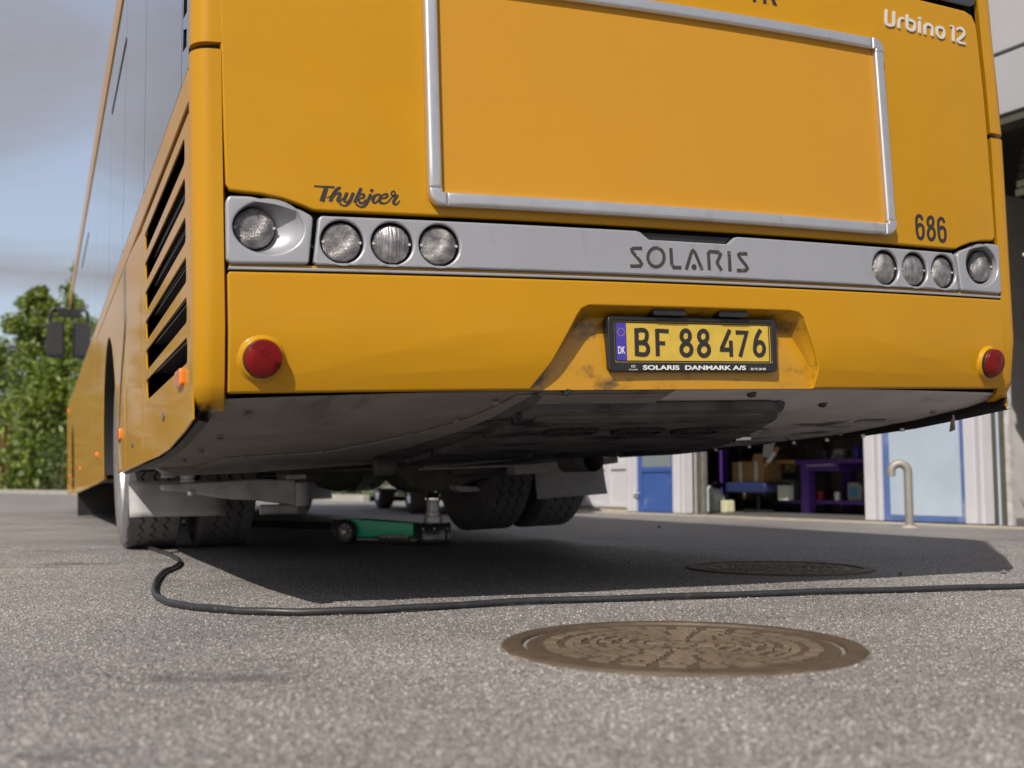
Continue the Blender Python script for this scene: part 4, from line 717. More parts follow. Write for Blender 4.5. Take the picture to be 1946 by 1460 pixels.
for x in (.20, .235):
    mb = MB(); mb.lathe([(.006, 0), (.006, .006), (.003, .008)], (x, .082, .040), (0, 1, 0), 8, False, True); mb.build('plate_bolt', m_steel, o)
for s in (1, -1):
    w_ = bpy.data.objects.new('jack_wheel', None); C.objects.link(w_); w_.parent = jack; w_.location = (.455, s * .086, .062)
    mb = MB(); mb.lathe([(.044, -.014), (.056, -.016), (.062, -.011), (.062, .011), (.056, .016), (.044, .014)], (0, 0, 0), (0, 1, 0), 36); mb.build('wheel_tyre', m_hose, w_, smooth=40)
    mb = MB(); mb.lathe([(.044, -.012), (.044, .004), (.0, .004)], (0, 0, 0), (0, s, 0), 28); mb.build('wheel_disc', m_jblk, w_)
    for k in range(8):
        a = R(45 * k + 10); mb = MB(); mb.tube([(.014 * math.cos(a), s * .008, .014 * math.sin(a)), (.040 * math.cos(a), s * .006, .040 * math.sin(a))], .0022, 5); mb.build('wheel_spoke', m_rim, w_)
    mb = MB(); mb.lathe([(.017, 0), (.017, .012), (.012, .016), (0, .016)], (0, s * .004, 0), (0, s, 0), 16); mb.build('wheel_hub', m_steel, w_)
mb = MB(); mb.box((.46, -.03, .05), (.56, .03, .125)); mb.build('handle_yoke', m_jblk, jack, bevel=.006)
mb = MB(); mb.tube([(.52, 0, .088), (1.5, 0, .105)], .020, 12); mb.build('jack_handle', m_jblk, jack)
mb = MB(); mb.tube([(.0, .088, .112), (-.02, .105, .114), (-.035, .12, .114)], .004, 6); mb.build('valve_lever', m_steel, jack)
for a in (20, 55, 100):
    mb = MB(); mb.lathe([(.005, 0), (.005, .008)], (.092 * math.cos(R(a + 60)), .092 * math.sin(R(a + 60)), .085), (math.cos(R(a + 60)), math.sin(R(a + 60)), 0), 8, False, True); mb.build('cylinder_bolt', m_steel, jack)

# ================================================================== PARKED CAR beyond
m_car = M('silver_car_paint', (.50, .50, .50), .22, metal=.6, coat=.8)
cang = math.atan2(.966, -.26) - math.pi / 2
car = thing('parked_car', 'silver parked car seen low from behind, beyond the bus axle', 'car', (-.62, 13.25, 0), cang)
secs = [(-2.05, .36, .62, .70, .95), (-1.95, .24, .80, .82, 1.05), (-1.5, .20, .84, .80, 1.40), (-.6, .20, .85, .72, 1.46), (.5, .20, .85, .72, 1.42), (1.1, .20, .85, .78, .98), (1.85, .22, .80, .76, .86), (2.05, .34, .62, .60, .72)]
rl = []
for y, zl, w1, w2, zt in secs:
    zm = .62 if zt > .8 else .58; zs_ = min(.92, zt - .03)
    rl.append([(-w1 * .86, y, zl), (-w1 * .98, y, zl + .06), (-w1, y, zm), (-w1 * .97, y, zs_), (-w2 * .8, y, zt - .03), (-w2 * .6, y, zt), (w2 * .6, y, zt), (w2 * .8, y, zt - .03), (w1 * .97, y, zs_), (w1, y, zm), (w1 * .98, y, zl + .06), (w1 * .86, y, zl)])
mb = MB(); mb.rings(rl, True, True); mb.build('car_body', m_car, car, smooth=50)
mb = MB(); mb.prism(round_poly([(-.62, .98), (.62, .98), (.5, 1.33), (-.5, 1.33)], .05), 1, -1.96, -1.80); mb.build('rear_window', m_gls, car)
for s in (-1, 1):
    mb = MB(); mb.prism([(-1.4, .95), (1.0, .95), (.5, 1.36), (-1.2, 1.36)], 0, s * .82, s * .78); mb.build('side_window', m_gls, car)
    mb = MB(); mb.box((s * .60 - .12, -2.06, .66), (s * .60 + .12, -2.0, .80)); mb.build('tail_lamp', m_red, car, bevel=.02)
mb = MB(); mb.prism(round_poly([(-.80, .30), (.80, .30), (.80, .52), (-.80, .52)], .08), 1, -2.12, -1.95); mb.build('rear_bumper', m_car, car, bevel=.03)
for x in (-.74, .74):
    for y in (-1.2, 1.2):
        w_ = bpy.data.objects.new('wheel', None); C.objects.link(w_); w_.parent = car; w_.location = (x, y, .30); s = 1 if x > 0 else -1
        mb = MB(); mb.lathe([(.20, -.09), (.26, -.10), (.30, -.07), (.30, .07), (.26, .10), (.20, .09)], (0, 0, 0), (1, 0, 0), 32); mb.build('tyre', m_tyre, w_, smooth=40)
        mb = MB(); mb.lathe([(.205, .092 * s), (.19, .085 * s), (.17, .03 * s), (.06, .05 * s), (0, .055 * s)], (0, 0, 0), (1, 0, 0), 32); mb.build('rim', m_chrome, w_, smooth=40)
        mb = MB(); mb.lathe([(.20, -.085 * s), (.17, -.02 * s), (0, -.02 * s)], (0, 0, 0), (1, 0, 0), 24); mb.build('rim_back', m_axle, w_)
# ================================================================== WORKSHOP BUILDING
BZ = math.atan2(-.868, .497); F0 = Vector((1.282, 12.125, 0))
Mf = Matrix.Translation(F0) @ Matrix.Rotation(BZ, 4, 'Z')            # local x = along the front towards the camera, y = into the building
def f2w(x, y, z=0): return Mf @ Vector((x, y, z))
m_white = M('white_painted_timber', (.48, .475, .51), .5, var=.05, vs=4, bump=.1, bs=60, dirt=(.42, .40, .36), dthr=(.62, .85), ds=6, dstretch=(1, 1, .4))
m_greyw = M('grey_white_cladding', (.33, .33, .35), .5, var=.06, vs=1.5, dirt=(.36, .35, .34), dthr=(.6, .9), ds=2, dstretch=(1, 1, .2))
m_bluep = M('blue_painted_timber', (.035, .085, .28), .45, var=.1, vs=8, dirt=(.28, .32, .42), dthr=(.60, .80), ds=7, dstretch=(1, 1, .6))
m_pale = M('pale_blue_board', (.36, .43, .52), .35, var=.07, vs=3, dirt=(.38, .45, .52), dthr=(.55, .85), ds=6, dstretch=(2, 1, .5))
m_lint = M('dark_olive_lintel', (.06, .058, .04), .6, var=.2, vs=5)
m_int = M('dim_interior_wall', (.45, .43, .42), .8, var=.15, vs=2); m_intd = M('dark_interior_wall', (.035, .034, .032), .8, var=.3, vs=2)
m_conc = M('pale_concrete', (.36, .32, .26), .85, var=.18, vs=7, bump=.5, bs=60, dirt=(.2, .18, .14), dthr=(.5, .8), ds=10)
bld = thing('workshop_building', 'white workshop building with blue doors and open gates on the right', 'building', F0, BZ)
def bbox(name, a, b, m, par=bld, bevel=.004):
    mb = MB(); mb.box(a, b); return mb.build(name, m, par, bevel=bevel)
# posts with a groove and a deep return
for u0, u1 in ((.778, .968), (3.352, 3.53), (4.333, 4.502)):
    w = u1 - u0
    p_ = bbox('post', (u0, -.002, .012), (u0 + w * .56, .11, 2.98), m_white)
    bbox('post_groove', (u0 + w * .56 + .001, .012, .012), (u0 + w * .80, .11, 2.98), M('groove_grey', (.34, .36, .42), .6) if u0 < 1 else bpy.data.materials['groove_grey'], p_, 0)
    bbox('post_edge', (u0 + w * .80 + .001, -.004, .012), (u1, .112, 2.98), m_white, p_)
    bbox('post_foot', (u0 + w * .4, .01, 0), (u0 + w * .95, .09, .011), m_blk, p_, 0)
bbox('post', (-.03, -.002, .012), (.035, .10, 2.98), m_white); bbox('post', (.062, .0, .012), (.118, .10, 2.98), m_white); bbox('post_groove', (.0351, .015, .012), (.0619, .10, 2.98), bpy.data.materials['groove_grey'], bld, 0)
# white panelled gate at the far left
gt = bbox('panelled_gate', (-3.0, .055, .05), (-.04, .09, 2.9), m_white)
for u0, u1 in ((-3.0, -2.93), (-2.48, -2.40), (-1.96, -1.88), (-1.44, -1.36), (-.92, -.88), (-.505, -.395), (-.09, -.04)): bbox('gate_stile', (u0, .03, .05), (u1, .0545, 2.9), m_white, gt)
for z0, z1 in ((.05, .10), (.475, .58), (1.0, 1.1), (1.6, 1.7), (2.8, 2.9)): bbox('gate_rail', (-2.999, .034, z0), (-.041, .054, z1), m_white, gt)
bbox('gate_sill', (-3.1, -.02, 0), (-.04, .10, .035), m_conc)
bbox('gate_stop', (-.62, -.06, 0), (-.56, -.02, .05), m_frame)
# blue door
dr = bbox('door', (.125, .045, .012), (.772, .08, 2.1), m_bluep)
for a in (((.125, .03, .012), (.20, .0448, 2.1)), ((.715, .03, .012), (.772, .0448, 2.1)), ((.2002, .032, .012), (.7148, .0446, .07)), ((.2002, .032, .438), (.7148, .0446, .492)), ((.2002, .032, 1.98), (.7148, .0446, 2.1))): bbox('door_rail', a[0], a[1], m_bluep, dr)
bbox('door_pane', (.2002, .040, .493), (.7148, .0446, 1.979), M('grey_window', (.16, .19, .21), .08, spec=.6), dr, 0)
mb = MB(); mb.lathe([(.016, 0), (.016, .03), (.022, .04), (.022, .06), (.012, .066)], (.135, .03, .21), (0, -1, 0), 12, False, True); mb.build('door_handle', m_white, dr)
mb = MB(); mb.tube([(.137, .02, .25), (.137, .005, .25), (.137, .005, .17), (.137, .02, .17)], .008, 8); mb.build('door_latch', m_frame, dr)
bbox('door_transom', (.12, .02, 2.11), (.776, .1, 2.98), m_white); bbox('door_sill', (.12, -.01, 0), (.776, .1, .011), m_lint, bld, 0)
# pale blue board in a blue frame
bd = bbox('blue_framed_board', (3.585, .035, .06), (4.28, .05, 2.3), m_pale)
m_bluef = M('faded_blue_frame', (.075, .125, .30), .5, var=.1, vs=8, dirt=(.32, .36, .44), dthr=(.48, .72), ds=4, dstretch=(1, 1, .5))
for a in (((3.532, .02, .012), (3.583, .06, 2.35)), ((4.282, .02, .012), (4.331, .06, 2.35)), ((3.5835, .022, .012), (4.2815, .06, .058)), ((3.5835, .022, 2.302), (4.2815, .06, 2.35))): bbox('board_frame', a[0], a[1], m_bluef, bd)
bbox('board_transom', (3.532, .02, 2.36), (4.331, .1, 2.98), m_white)
# openings: tracks, added sun-blocking slats, right roller gate, lintel
for u0, u1, m in ((.985, 1.02, m_rim), (1.03, 1.08, m_lint), (1.09, 1.14, m_axle), (4.506, 4.53, m_lint), (4.535, 4.55, m_pale), (4.56, 4.60, m_lint), (4.605, 4.645, m_frame)): bbox('gate_track', (u0, .115, 0), (u1, .16, 2.98), m, bld, .002)
for k in range(18): bbox('gate_or_shade_slat', (1.145, .16, 1.2 + .1 * k), (3.35, .175, 1.295 + .1 * k), m_greyw, bld, .006)  # added half-lowered gate, unseen behind the bus, keeps sun off the interior
for k in range(7): bbox('gate_or_shade_slat', (4.65, .30 + .02 * k, 2.50 + .07 * k), (8.2, .34 + .02 * k, 2.555 + .07 * k), m_lint, bld, .004)
bbox('lintel', (-3.3, .004, 2.982), (9.5, .2, 3.05), m_lint)
for r_, (z0, z1) in enumerate(((3.052, 3.505), (3.53, 3.985), (4.01, 4.46))):
    for k in range(5): bbox('cladding_panel', (-3.3 + 2.56 * k, -.02, z0), (-3.3 + 2.56 * k + 2.552, .15, z1), m_greyw, bld, .008)
bbox('cladding_joint', (-3.29, .03, 3.06), (9.48, .16, 4.45), m_lint, bld, 0)
bbox('roof', (-3.4, -.15, 4.47), (9.6, 8.2, 4.62), m_lint)
bbox('end_wall', (-3.3, .03, 0), (-3.05, .15, 2.98), m_white)
bbox('end_wall', (8.25, .03, 0), (9.5, .15, 2.98), m_white)
bbox('gable_wall', (-3.3, .2, 0), (-3.15, 8, 4.46), m_white); bbox('gable_wall', (9.35, .2, 0), (9.5, 8, 4.46), m_white); bbox('rear_wall', (-3.14, 7.85, 0), (9.34, 8, 4.46), m_white)
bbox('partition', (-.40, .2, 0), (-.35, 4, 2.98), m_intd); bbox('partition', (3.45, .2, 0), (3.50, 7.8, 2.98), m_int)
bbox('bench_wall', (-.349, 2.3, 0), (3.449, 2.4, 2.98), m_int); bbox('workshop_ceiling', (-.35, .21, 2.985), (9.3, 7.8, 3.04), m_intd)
bbox('workshop_floor', (-.34, .11, .0), (9.3, 7.8, .006), M('workshop_floor_paint', (.10, .095, .09), .6, var=.2, vs=3), bld, 0)
bbox('threshold_strip', (-3.1, -.32, 0), (9.4, -.021, .006), m_conc, bld, 0)

# ---- things in the workshop
m_pur = M('purple_steel', (.12, .05, .32), .4, var=.08, vs=6); m_nav = M('navy_vinyl', (.02, .028, .09), .4); m_card = M('brown_cardboard', (.33, .20, .09), .8, var=.08, vs=10)
m_jug = M('milky_plastic', (.62, .68, .62), .4); m_lime = M('lime_paint', (.42, .62, .03), .45); m_och = M('ochre_plywood', (.38, .22, .06), .6, var=.15, vs=9); m_bot = M('blue_plastic', (.05, .05, .42), .35)
def fth(name, label, cat, x, y, z=.006, rz=0, group=None): return thing(name, label, cat, f2w(x, y, z), BZ + rz, group)
wb = fth('workbench', 'purple steel workbench inside the open workshop gate', 'workbench', 1.05, 1.2)
mb = MB(); mb.box((.26, 0, .515), (1.75, .75, .556)); mb.build('bench_top', m_pur, wb, bevel=.004)
mb = MB(); mb.box((-.02, .0, .52), (.259, .75, .56)); mb.build('bench_board', m_och, wb, bevel=.004)
for x in (.32, 1.6):
    for y in (.02, .62): mb = MB(); mb.box((x, y, 0), (x + .115, y + .1, .514)); mb.build('leg', m_pur, wb, bevel=.004)
mb = MB(); mb.box((.46, .01, .44), (.86, .6, .514)); d_ = mb.build('drawer', m_pur, wb, bevel=.004)
mb = MB(); mb.tube([(.48, 0, .495), (.48, -.04, .495), (.84, -.04, .5), (.84, 0, .5)], .009, 8); mb.build('drawer_handle', m_steel, d_)
mb = MB(); mb.box((-.1, .12, .10), (1.75, .61, .135)); mb.build('shelf', m_pur, wb, bevel=.004)
def bottle(name, label, cat, x, y, z, prof, m, grp=None, cap=None):
    t = fth(name, label, cat, x, y, z, 0, grp); mb = MB(); mb.lathe(prof, (0, 0, 0), (0, 0, 1), 18, True); mb.build('bottle_body', m, t, smooth=40)
    if cap: mb = MB(); mb.lathe(cap, (0, 0, 0), (0, 0, 1), 12, False, True); mb.build('bottle_cap', m_blkp, t)
    return t
lbs = ['leftmost blue bottle on the purple workbench', 'second blue bottle from the left on the purple workbench', 'third blue bottle from the left on the purple workbench', 'rightmost blue bottle on the purple workbench, by the white post']
for k in range(4): bottle('bottle', lbs[k], 'bottle', 2.10 + .075 * k, 1.28 + .02 * (k % 2), .564, [(.032, 0), (.034, .01), (.034, .10), (.018, .125)], m_bot, 'blue bottles on the bench', [(.014, .12), (.014, .16)])
bx = fth('cardboard_box', 'brown cardboard box with printed tape on the navy stool', 'box', .82, 1.12, .33, .12)
mb = MB(); mb.box((-.22, -.15, 0), (.22, .15, .22)); mb.build('carton', m_card, bx, bevel=.004)
for x in (-.10, .12): mb = MB(); mb.box((x - .022, -.1515, .005), (x + .022, -.1502, .219)); mb.build('tape', m_jug, bx, bevel=0)
mb = MB(); mb.add([(.06, -.15, .221), (.22, -.15, .221), (.27, -.17, .30), (.11, -.17, .30), (.06, -.146, .221), (.22, -.146, .221), (.27, -.166, .30), (.11, -.166, .30)], [(0, 1, 2, 3), (7, 6, 5, 4), (0, 4, 5, 1), (1, 5, 6, 2), (2, 6, 7, 3), (3, 7, 4, 0)]); mb.build('carton_flap', m_card, bx)
st = fth('workshop_stool', 'navy vinyl stool carrying the cardboard box', 'stool', .84, 1.12, .006)
mb = MB(); mb.prism(round_poly([(-.30, .21), (.30, .21), (.32, .30), (.28, .322), (-.30, .322), (-.33, .28)], .03), 1, -.2, .2); mb.build('seat', m_nav, st, bevel=.02)
mb = MB(); mb.lathe([(.03, 0), (.03, .21)], (0, 0, 0), (0, 0, 1), 12); mb.box((-.2, -.03, 0), (.2, .03, .03)); mb.box((-.03, -.2, 0), (.03, .2, .031)); mb.build('stool_base', m_blkp, st)
jg = fth('jerrycan', 'milky white plastic jerrycan on the workshop floor', 'jerrycan', .56, .72, .006, .2)
mb = MB(); mb.prism(round_poly([(-.11, 0), (.11, 0), (.10, .17), (.02, .26), (-.07, .27), (-.11, .22)], .03), 1, -.08, .08); mb.build('can_body', m_jug, jg, bevel=.015)
mb = MB(); mb.lathe([(.022, .255), (.022, .285)], (-.04, 0, 0), (0, 0, 1), 12, False, True); mb.build('can_cap', m_jug, jg)
c2 = fth('canister', 'low cream canister beside the white jerrycan', 'canister', .76, .74, .006); mb = MB(); mb.prism(round_poly([(-.06, 0), (.06, 0), (.055, .13), (-.055, .13)], .02), 1, -.06, .06); mb.build('can_body', M('cream_plastic', (.55, .52, .36), .5), c2, bevel=.01)
mb = MB(); mb.lathe([(.012, .125), (.012, .145)], (0, 0, 0), (0, 0, 1), 10, False, True); mb.build('can_cap', m_blkp, c2)
for x, lb, bl in ((1.95, 'white canister with blue label on the lower bench shelf', True), (2.17, 'plain white canister on the lower bench shelf', False), (2.33, 'white canister half hidden by the white post, on the bench shelf', False)):
    c2 = fth('canister', lb, 'canister', x, 1.45, .142, 0, 'canisters on the bench shelf'); mb = MB(); mb.prism(round_poly([(-.09, 0), (.09, 0), (.09, .15), (.05, .185), (-.09, .185)], .02), 1, -.07, .07); o = mb.build('can_body', M('dull_white_plastic', (.34, .36, .35), .5) if bl else bpy.data.materials['dull_white_plastic'], c2, bevel=.012)
    mb = MB(); mb.lathe([(.018, .18), (.018, .205)], (-.03, 0, 0), (0, 0, 1), 10, False, True); mb.build('can_cap', m_blkp, c2)
    if bl: mb = MB(); mb.box((-.055, -.0735, .04), (.055, -.0705, .14)); mb.build('can_label', M('light_blue_label', (.08, .28, .5), .5), c2)
bottle('tin_can', 'small bright tin on the lower bench shelf', 'tin', 1.75, 1.36, .142, [(.036, 0), (.036, .085), (.03, .09), (0, .09)], m_steel)
tb = fth('cardboard_tube', 'yellow tape covered tube leaning on the cardboard box', 'tube', 1.06, 1.02, .50); mb = MB(); mb.tube([(0, 0, 0), (.17, .03, .20)], .026, 12); mb.build('tube_body', m_och, tb); mb = MB(); mb.tube([(.04, .007, .047), (.13, .023, .153)], .027, 12); mb.build('tube_tape', m_jug, tb)
hr = fth('hose_reel', 'dark hose reel with a lime patch on the workshop floor', 'hose reel', .36, .95, .17); mb = MB(); mb.tube([(.10 * math.cos(R(a)) * 1.5, .0, .15 * math.sin(R(a))) for a in range(0, 361, 15)], .022, 8, False); mb.build('coil', m_hose, hr, smooth=60)
mb = MB(); mb.tube([(.155 * math.cos(R(a)), -.012, .155 * math.sin(R(a))) for a in range(185, 241, 8)], .020, 8); mb.build('lime_patch', m_lime, hr); mb = MB(); mb.box((-.12, -.03, -.166), (.12, .05, -.14)); mb.build('reel_foot', m_axle, hr)
pp = fth('rack_post', 'dark purple rack post just inside the workshop gate', 'post', .12, 1.25); mb = MB(); mb.box((-.045, -.04, 0), (.045, .04, 1.9)); mb.build('post_body', m_pur, pp, bevel=.004); mb = MB(); mb.box((-.08, -.07, 0), (.08, .07, .012)); mb.build('post_plate', m_pur, pp)
rc = fth('wall_carton', 'pale paper carton leaning under the purple bench', 'carton', 1.24, 1.12, .142, -.1); mb = MB(); mb.box((-.08, -.03, 0), (.08, .05, .155)); mb.build('carton_body', m_jug, rc, bevel=.004); mb = MB(); mb.box((-.08, -.031, .14), (.08, .051, .1552)); mb.build('carton_lid', m_jug, rc)
for k, (x, z, l, a, lb) in enumerate(((1.55, .62, .16, .3, 'short dark hand tool hanging left on the bench wall'), (1.9, .60, .2, -.5, 'dark slanted hand tool hanging on the bench wall'), (2.25, .72, .24, .1, 'long dark hand tool hanging high on the bench wall'))):
    t = fth('hand_tool', lb, 'tool', x, 2.27, z, 0, 'tools on the bench wall'); mb = MB(); mb.tube([(0, 0, 0), (l * math.sin(a), 0, l * math.cos(a))], .016, 8); mb.build('tool_handle', m_blkp, t); mb = MB(); mb.box((-.05, -.015, -.04), (.05, .015, .02)); mb.build('tool_head', m_axle, t, bevel=.004)
cb = fth('tool_cabinet', 'dark tool cabinet with a lime edge inside the right gate', 'cabinet', 5.1, 1.6); mb = MB(); mb.box((-.35, 0, 0), (.9, .6, .88)); mb.build('cabinet_body', m_intd, cb, bevel=.01)
mb = MB(); mb.box((-.34, -.02, .885), (.9, .6, .935)); mb.build('cabinet_edge', m_lime, cb, bevel=.004); mb = MB(); mb.box((-.375, -.02, .62), (-.352, .02, .88)); mb.build('cabinet_strip', m_rim, cb)
for k in range(3): mb = MB(); mb.box((-.30, -.015, .12 + .25 * k), (.85, -.002, .32 + .25 * k)); mb.build('cabinet_drawer', m_axle, cb, bevel=.006)
rk = fth('storage_rack', 'dark steel storage rack against the far wall of the workshop', 'rack', -.2, 1.75)
for x in (0, 1.0):
    for y_ in (0, .4): mb = MB(); mb.box((x, y_, 0), (x + .04, y_ + .04, 1.5)); mb.build('rack_upright', m_axle, rk)
for z in (.12, .42, .78): mb = MB(); mb.box((-.02, -.01, z), (1.06, .45, z + .025)); mb.build('rack_shelf', m_axle, rk)
m_red2 = M('dull_red_plastic', (.28, .02, .02), .5); m_gry = M('grey_plastic_crate', (.16, .165, .18), .5); m_yel2 = M('ochre_label', (.5, .34, .05), .5)
for (x, y_, z, w, h, m, lb) in ((-.05, 1.85, .151, .20, .16, m_card, 'brown carton on the lowest rack shelf'), (.25, 1.85, .151, .22, .13, m_gry, 'grey crate on the lowest rack shelf'), (.60, 1.85, .151, .16, .20, m_jug, 'white carton on the lowest rack shelf'), (.02, 1.85, .451, .18, .14, m_red2, 'red crate on the middle rack shelf'), (.32, 1.85, .451, .24, .2, m_card, 'tall brown carton on the middle rack shelf'), (.66, 1.85, .451, .14, .12, m_yel2, 'ochre carton on the middle rack shelf')):
    t = fth('storage_box', lb, 'box', x, y_, z, .05, 'boxes on the storage rack'); mb = MB(); mb.box((-w / 2, -.12, 0), (w / 2, .12, h)); mb.build('box_body', m, t, bevel=.004); mb = MB(); mb.box((-w / 2 - .004, -.124, h - .03), (w / 2 + .004, .124, h + .004)); mb.build('box_lid', m, t, bevel=.003); mb = MB(); mb.box((-w / 5, -.1245, h * .25), (w / 5, -.121, h * .6)); mb.build('box_label', m_jug, t)
for (x, y_, z, lb) in ((1.45, 1.5, .564, 'squat tin standing left on the purple bench top'), (1.62, 1.62, .564, 'squat tin standing behind on the purple bench top'), (1.45, 1.42, .142, 'squat tin on the bench shelf behind the purple leg'), (2.05, 1.75, .564, 'squat tin behind the blue bottles on the bench')):
    bottle('paint_tin', lb, 'tin', x, y_, z, [(.05, 0), (.052, .005), (.052, .09), (.047, .095), (0, .095)], m_gry if z > .3 else m_red2, 'tins about the bench', [(.046, .094), (.046, .1)])
vc = fth('bench_vice', 'grey steel vice bolted on the purple bench top', 'vice', 1.82, 1.36, .556); mb = MB(); mb.box((-.05, -.05, 0), (.05, .09, .05)); mb.build('vice_base', m_frame, vc, bevel=.008); mb = MB(); mb.box((-.065, -.06, .05), (.065, .0, .11)); mb.build('vice_jaw', m_frame, vc, bevel=.008); mb = MB(); mb.tube([(0, -.06, .03), (0, -.14, .03)], .012, 8); mb.build('vice_screw', m_steel, vc)
# pull chain of the right gate
ch = fth('pull_chain', 'steel pull chain hanging beside the right workshop gate', 'chain', 4.93, .2, 0)
cp = smooth_path([(.06, 0, 2.97), (.05, 0, 2.6), (.03, 0, 2.3), (-.01, 0, 2.1), (-.08, 0, 2.0), (-.16, 0, 2.02)], 14)
mb = MB(); mb.lathe([(0, -.012), (.007, -.009), (.008, 0), (.007, .009), (0, .012)], (0, 0, 0), (0, 0, 1), 6); c0 = mb.build('chain_link', m_steel, ch)
for i, q in enumerate(cp):
    o = c0 if i == 0 else c0.copy()
    if i: C.objects.link(o)
    o.location = q
# goose neck vent pipe
gp = thing('vent_pipe', 'grey goose neck vent pipe standing before the pale blue board', 'pipe', (2.851, 7.93, 0), BZ + R(50))
pts = [(0, 0, 0), (0, 0, .2), (0, 0, .37)] + [(-.058 + .058 * math.cos(R(a)), 0, .40 + .058 * math.sin(R(a))) for a in range(0, 181, 12)] + [(-.116, 0, .385), (-.116, 0, .368)]
mb = MB(); mb.tube(pts, .030, 20, False); mb.build('pipe_body', M('galvanised_pipe', (.26, .25, .225), .55, metal=.35, var=.12, vs=16, bump=.1), gp, smooth=60)
mb = MB(); mb.lathe([(.0305, 0), (.0305, .004), (.025, .004), (.025, .05)], (-.116, 0, .366), (0, 0, 1), 20); mb.build('pipe_mouth', m_axle, gp); mb = MB(); mb.lathe([(.055, 0), (.05, .008), (.031, .016)], (0, 0, 0), (0, 0, 1), 16); mb.build('pipe_collar', m_conc, gp)

# ================================================================== KERB, GRASS, TREES
kd = Vector((14.5, -17.9, 0)).normalized(); kn = Vector((-kd.y, kd.x, 0)); k0 = Vector((-17.75, 38.2, 0))
def kp(t, s, z=0): q = k0 + kd * t + kn * s; return (q.x, q.y, z)
m_kerb = M('kerb_concrete', (.30, .285, .26), .8, var=.15, vs=3, bump=.3, bs=30)
T0, T1, SEG = -48, 24.0, 1.0
kerb = thing('kerb', 'pale concrete kerb in front of the hedge', 'kerb', (0, 0, 0))
n = 0; t = T0
mb = MB(); mb.prism([(-.5 * SEG + .004, 0), (.5 * SEG - .004, 0), (.5 * SEG - .004, .15), (-.5 * SEG + .004, .15)], 2, -.05, .12); kst = mb.build('kerb_stone', m_kerb, kerb, bevel=.012)
while t < T1:
    o = kst if n == 0 else kst.copy()
    if n: C.objects.link(o)
    o.location = kp(t + .5, 0); o.rotation_euler = (0, 0, math.atan2(kd.y, kd.x)); n += 1; t += SEG
m_grass = M('grass', (.06, .085, .02), .9, var=.4, vs=4, bump=.8, bs=30)
mb = MB(); mb.add([kp(T0, .16, .09), kp(T1, .16, .09), kp(T1, 90, .3), kp(T0, 90, .3)], [(0, 1, 2, 3)]); struct(mb.build('grass_verge', m_grass, smooth=0))
def leafmat(name, c1, c2):
    m = bpy.data.materials.new(name); m.use_nodes = True; t = m.node_tree; p = t.nodes['Principled BSDF']; L = t.links.new
    g = N(t, 'ShaderNodeNewGeometry'); tcn = N(t, 'ShaderNodeTexCoord')
    n = N(t, 'ShaderNodeTexNoise', i_Scale=1.1, i_Detail=3.0); L(tcn.outputs['Object'], n.inputs['Vector'])
    ad = N(t, 'ShaderNodeMath', operation='ADD'); L(n.outputs[0], ad.inputs[0])
    ml = N(t, 'ShaderNodeMath', operation='MULTIPLY_ADD'); ml.inputs[1].default_value = .5; ml.inputs[2].default_value = -.25; L(g.outputs['Random Per Island'], ml.inputs[0]); L(ml.outputs[0], ad.inputs[1])
    rp = N(t, 'ShaderNodeValToRGB'); rp.color_ramp.elements[0].position = .3; rp.color_ramp.elements[1].position = .7; rp.color_ramp.elements[0].color = (*c1, 1); rp.color_ramp.elements[1].color = (*c2, 1); L(ad.outputs[0], rp.inputs[0])
    L(rp.outputs[0], p.inputs['Base Color']); p.inputs['Roughness'].default_value = .5
    tr = N(t, 'ShaderNodeBsdfTranslucent'); L(rp.outputs[0], tr.inputs[0]); ms = N(t, 'ShaderNodeMixShader', i_Fac=.35); L(p.outputs[0], ms.inputs[1]); L(tr.outputs[0], ms.inputs[2]); L(ms.outputs[0], t.nodes['Material Output'].inputs[0])
    return m
m_leaf = leafmat('spring_leaves', (.06, .10, .014), (.23, .29, .04)); m_leafd = leafmat('hedge_leaves', (.03, .05, .011), (.09, .135, .022))
m_bark = M('tree_bark', (.10, .075, .05), .9, var=.3, vs=6, bump=.8, bs=20); m_bark2 = M('reddish_timber', (.30, .13, .05), .8, var=.15, vs=6)
def leaves(centres, radii, per, size):
    cs = np.repeat(np.array(centres), per, 0); rs = np.repeat(np.array(radii), per); n = len(cs)
    d = np.random.normal(size=(n, 3)); d /= np.linalg.norm(d, axis=1)[:, None]; rr = rs * np.random.rand(n) ** .45
    p = cs + d * rr[:, None] * np.array([1, 1, .8]); nn = d * .6 + np.random.normal(size=(n, 3)) * .6 + np.array([0, 0, .4]); nn /= np.linalg.norm(nn, axis=1)[:, None]
    a = np.cross(nn, np.random.normal(size=(n, 3))); a /= np.linalg.norm(a, axis=1)[:, None]; b = np.cross(nn, a); s = size * (.6 + .8 * np.random.rand(n))[:, None]
    V = np.stack([p - a * s, p - b * s * .45 + nn * s * .1, p + a * s, p + b * s * .45 + nn * s * .1], 1).reshape(-1, 3)
    F = np.arange(n * 4, dtype=np.int32)
    me = bpy.data.meshes.new('leaves'); me.vertices.add(n * 4); me.vertices.foreach_set('co', V.ravel()); me.loops.add(n * 4); me.loops.foreach_set('vertex_index', F); me.polygons.add(n); me.polygons.foreach_set('loop_start', np.arange(0, n * 4, 4, dtype=np.int32)); me.update(calc_edges=True)
    return me
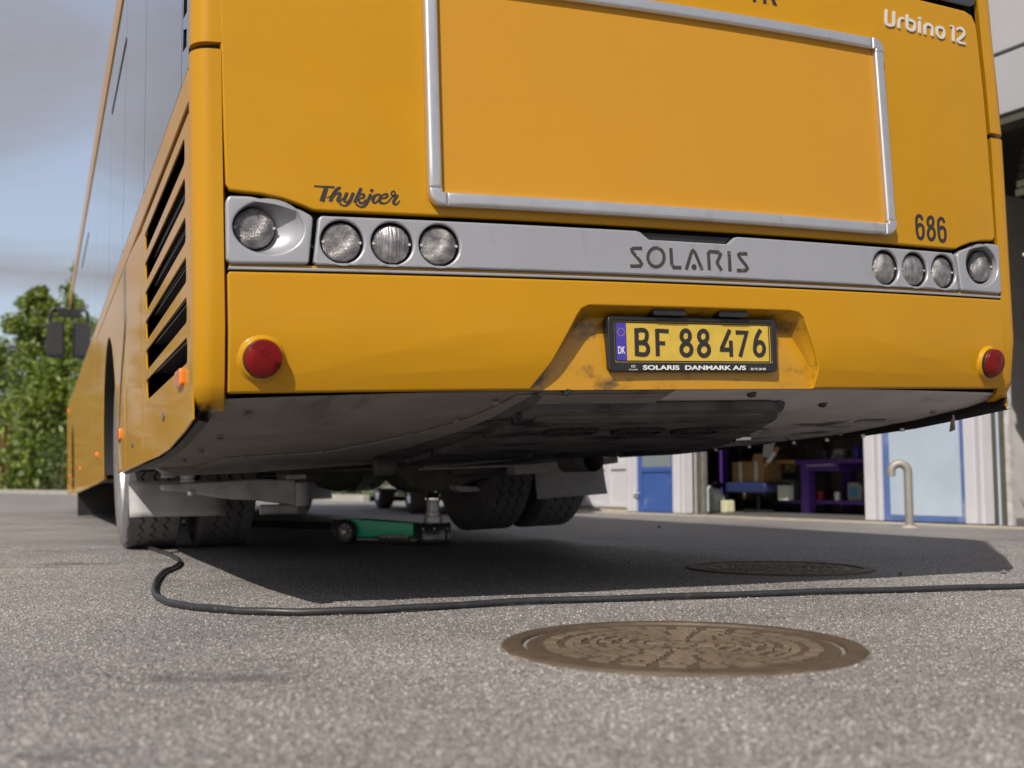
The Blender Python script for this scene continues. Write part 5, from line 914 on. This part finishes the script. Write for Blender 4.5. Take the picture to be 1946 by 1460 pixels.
def tree(label, pos, H, Wd, seed, m=None, ncl=95, per=150, base=.10, pw=.62):
    random.seed(seed); np.random.seed(seed); t = thing('leafy_tree', label, 'tree', pos, 0, 'trees behind the kerb')
    mb = MB(); mb.tube([(0, 0, -.1), (.03, .02, H * .25), (-.04, .03, H * .55), (.02, 0, H * .92)], [H * .022, H * .017, H * .011, H * .003], 10)
    cs = []; rs = []
    for i in range(ncl):
        h = base + (1 - base) * (i + .5) / ncl; w = Wd * (1 - h) ** pw * (.55 + .45 * min(1, (h - base) * 6 + .3)); a = i * 2.4 + random.random(); r_ = w * (random.random() ** .5)
        cs.append((r_ * math.cos(a), r_ * math.sin(a), H * h + random.uniform(-.2, .2))); rs.append((.085 + .055 * random.random()) * H * (1.1 - .75 * h))
        if i % 7 == 3: mb.tube([(0, 0, H * h * .75), (r_ * .5 * math.cos(a), r_ * .5 * math.sin(a), H * h * .85), cs[-1]], [H * .007, H * .005, H * .002], 6)
    mb.build('trunk', m_bark, t); me = leaves(cs, rs, per, H * .0115); fin('crown', me, m or m_leaf, t, 0); return t
tree('tall pointed leafy tree left of the bus mirror, highest of the row', kp(-1.9, 4.2), 11.2, 4.4, 3, ncl=190, per=260, base=.03, pw=1.0)
tree('leafy tree cut by the left picture edge', kp(-8.0, 3.2), 8.6, 3.7, 5, ncl=120, per=240, base=.03)
tree('leafy tree half hidden behind the front of the bus', kp(3.2, 4.4), 6.2, 3.0, 8, ncl=90, per=220, base=.03)
for i, (px_, py_, h, w) in enumerate(((-23.5, 43, 8.4, 3.4), (-28, 40.5, 8.0, 3.4), (-32, 37, 9.0, 3.8), (-35.5, 32.5, 8.0, 3.4), (-38, 27.5, 8.8, 3.8), (-40, 22, 8.2, 3.6))):
    tree('leafy tree mirrored in the left flank of the bus', (px_, py_, 0), h, w, 20 + i, ncl=80, per=90, base=.04)
random.seed(4); np.random.seed(4)
def hedge(label, t0, t1, s0, s1, h):
    t = thing('hedge', label, 'hedge', (0, 0, 0)); cs = []; rs = []; k = int((t1 - t0) * 8)
    mb = MB()
    for i in range(k):
        q = kp(t0 + (t1 - t0) * random.random(), random.uniform(s0, s1)); z = random.uniform(.15, h * random.uniform(.75, 1)); cs.append((q[0], q[1], z)); rs.append(random.uniform(.30, .5))
        if i % 12 == 0: mb = MB(); mb.tube([(q[0], q[1], 0), (q[0] + .1, q[1], z)], [.03, .012], 5); mb.build('stem', m_bark, t)
    fin('foliage', leaves(cs, rs, 120, .055), m_leafd, t, 0)
hedge('dark clipped hedge at the foot of the trees on the left', -14, 7, .5, 2.4, 2.2)
hedge('low dark hedge seen beneath the bus', 7.2, 24, .5, 2.0, 1.7)
for q, lb in (((-4.0, 1.0), 'left of two reddish stakes standing in the hedge'), ((-3.55, 1.1), 'right of two reddish stakes standing in the hedge')):
    mb = MB(); mb.tube([(0, 0, 0), (.05, 0, 2.6)], .05, 8); o = mb.build('tree_stake', m_bark2); o.location = kp(*q); tag(o, lb, 'stake', 'stakes in the hedge')
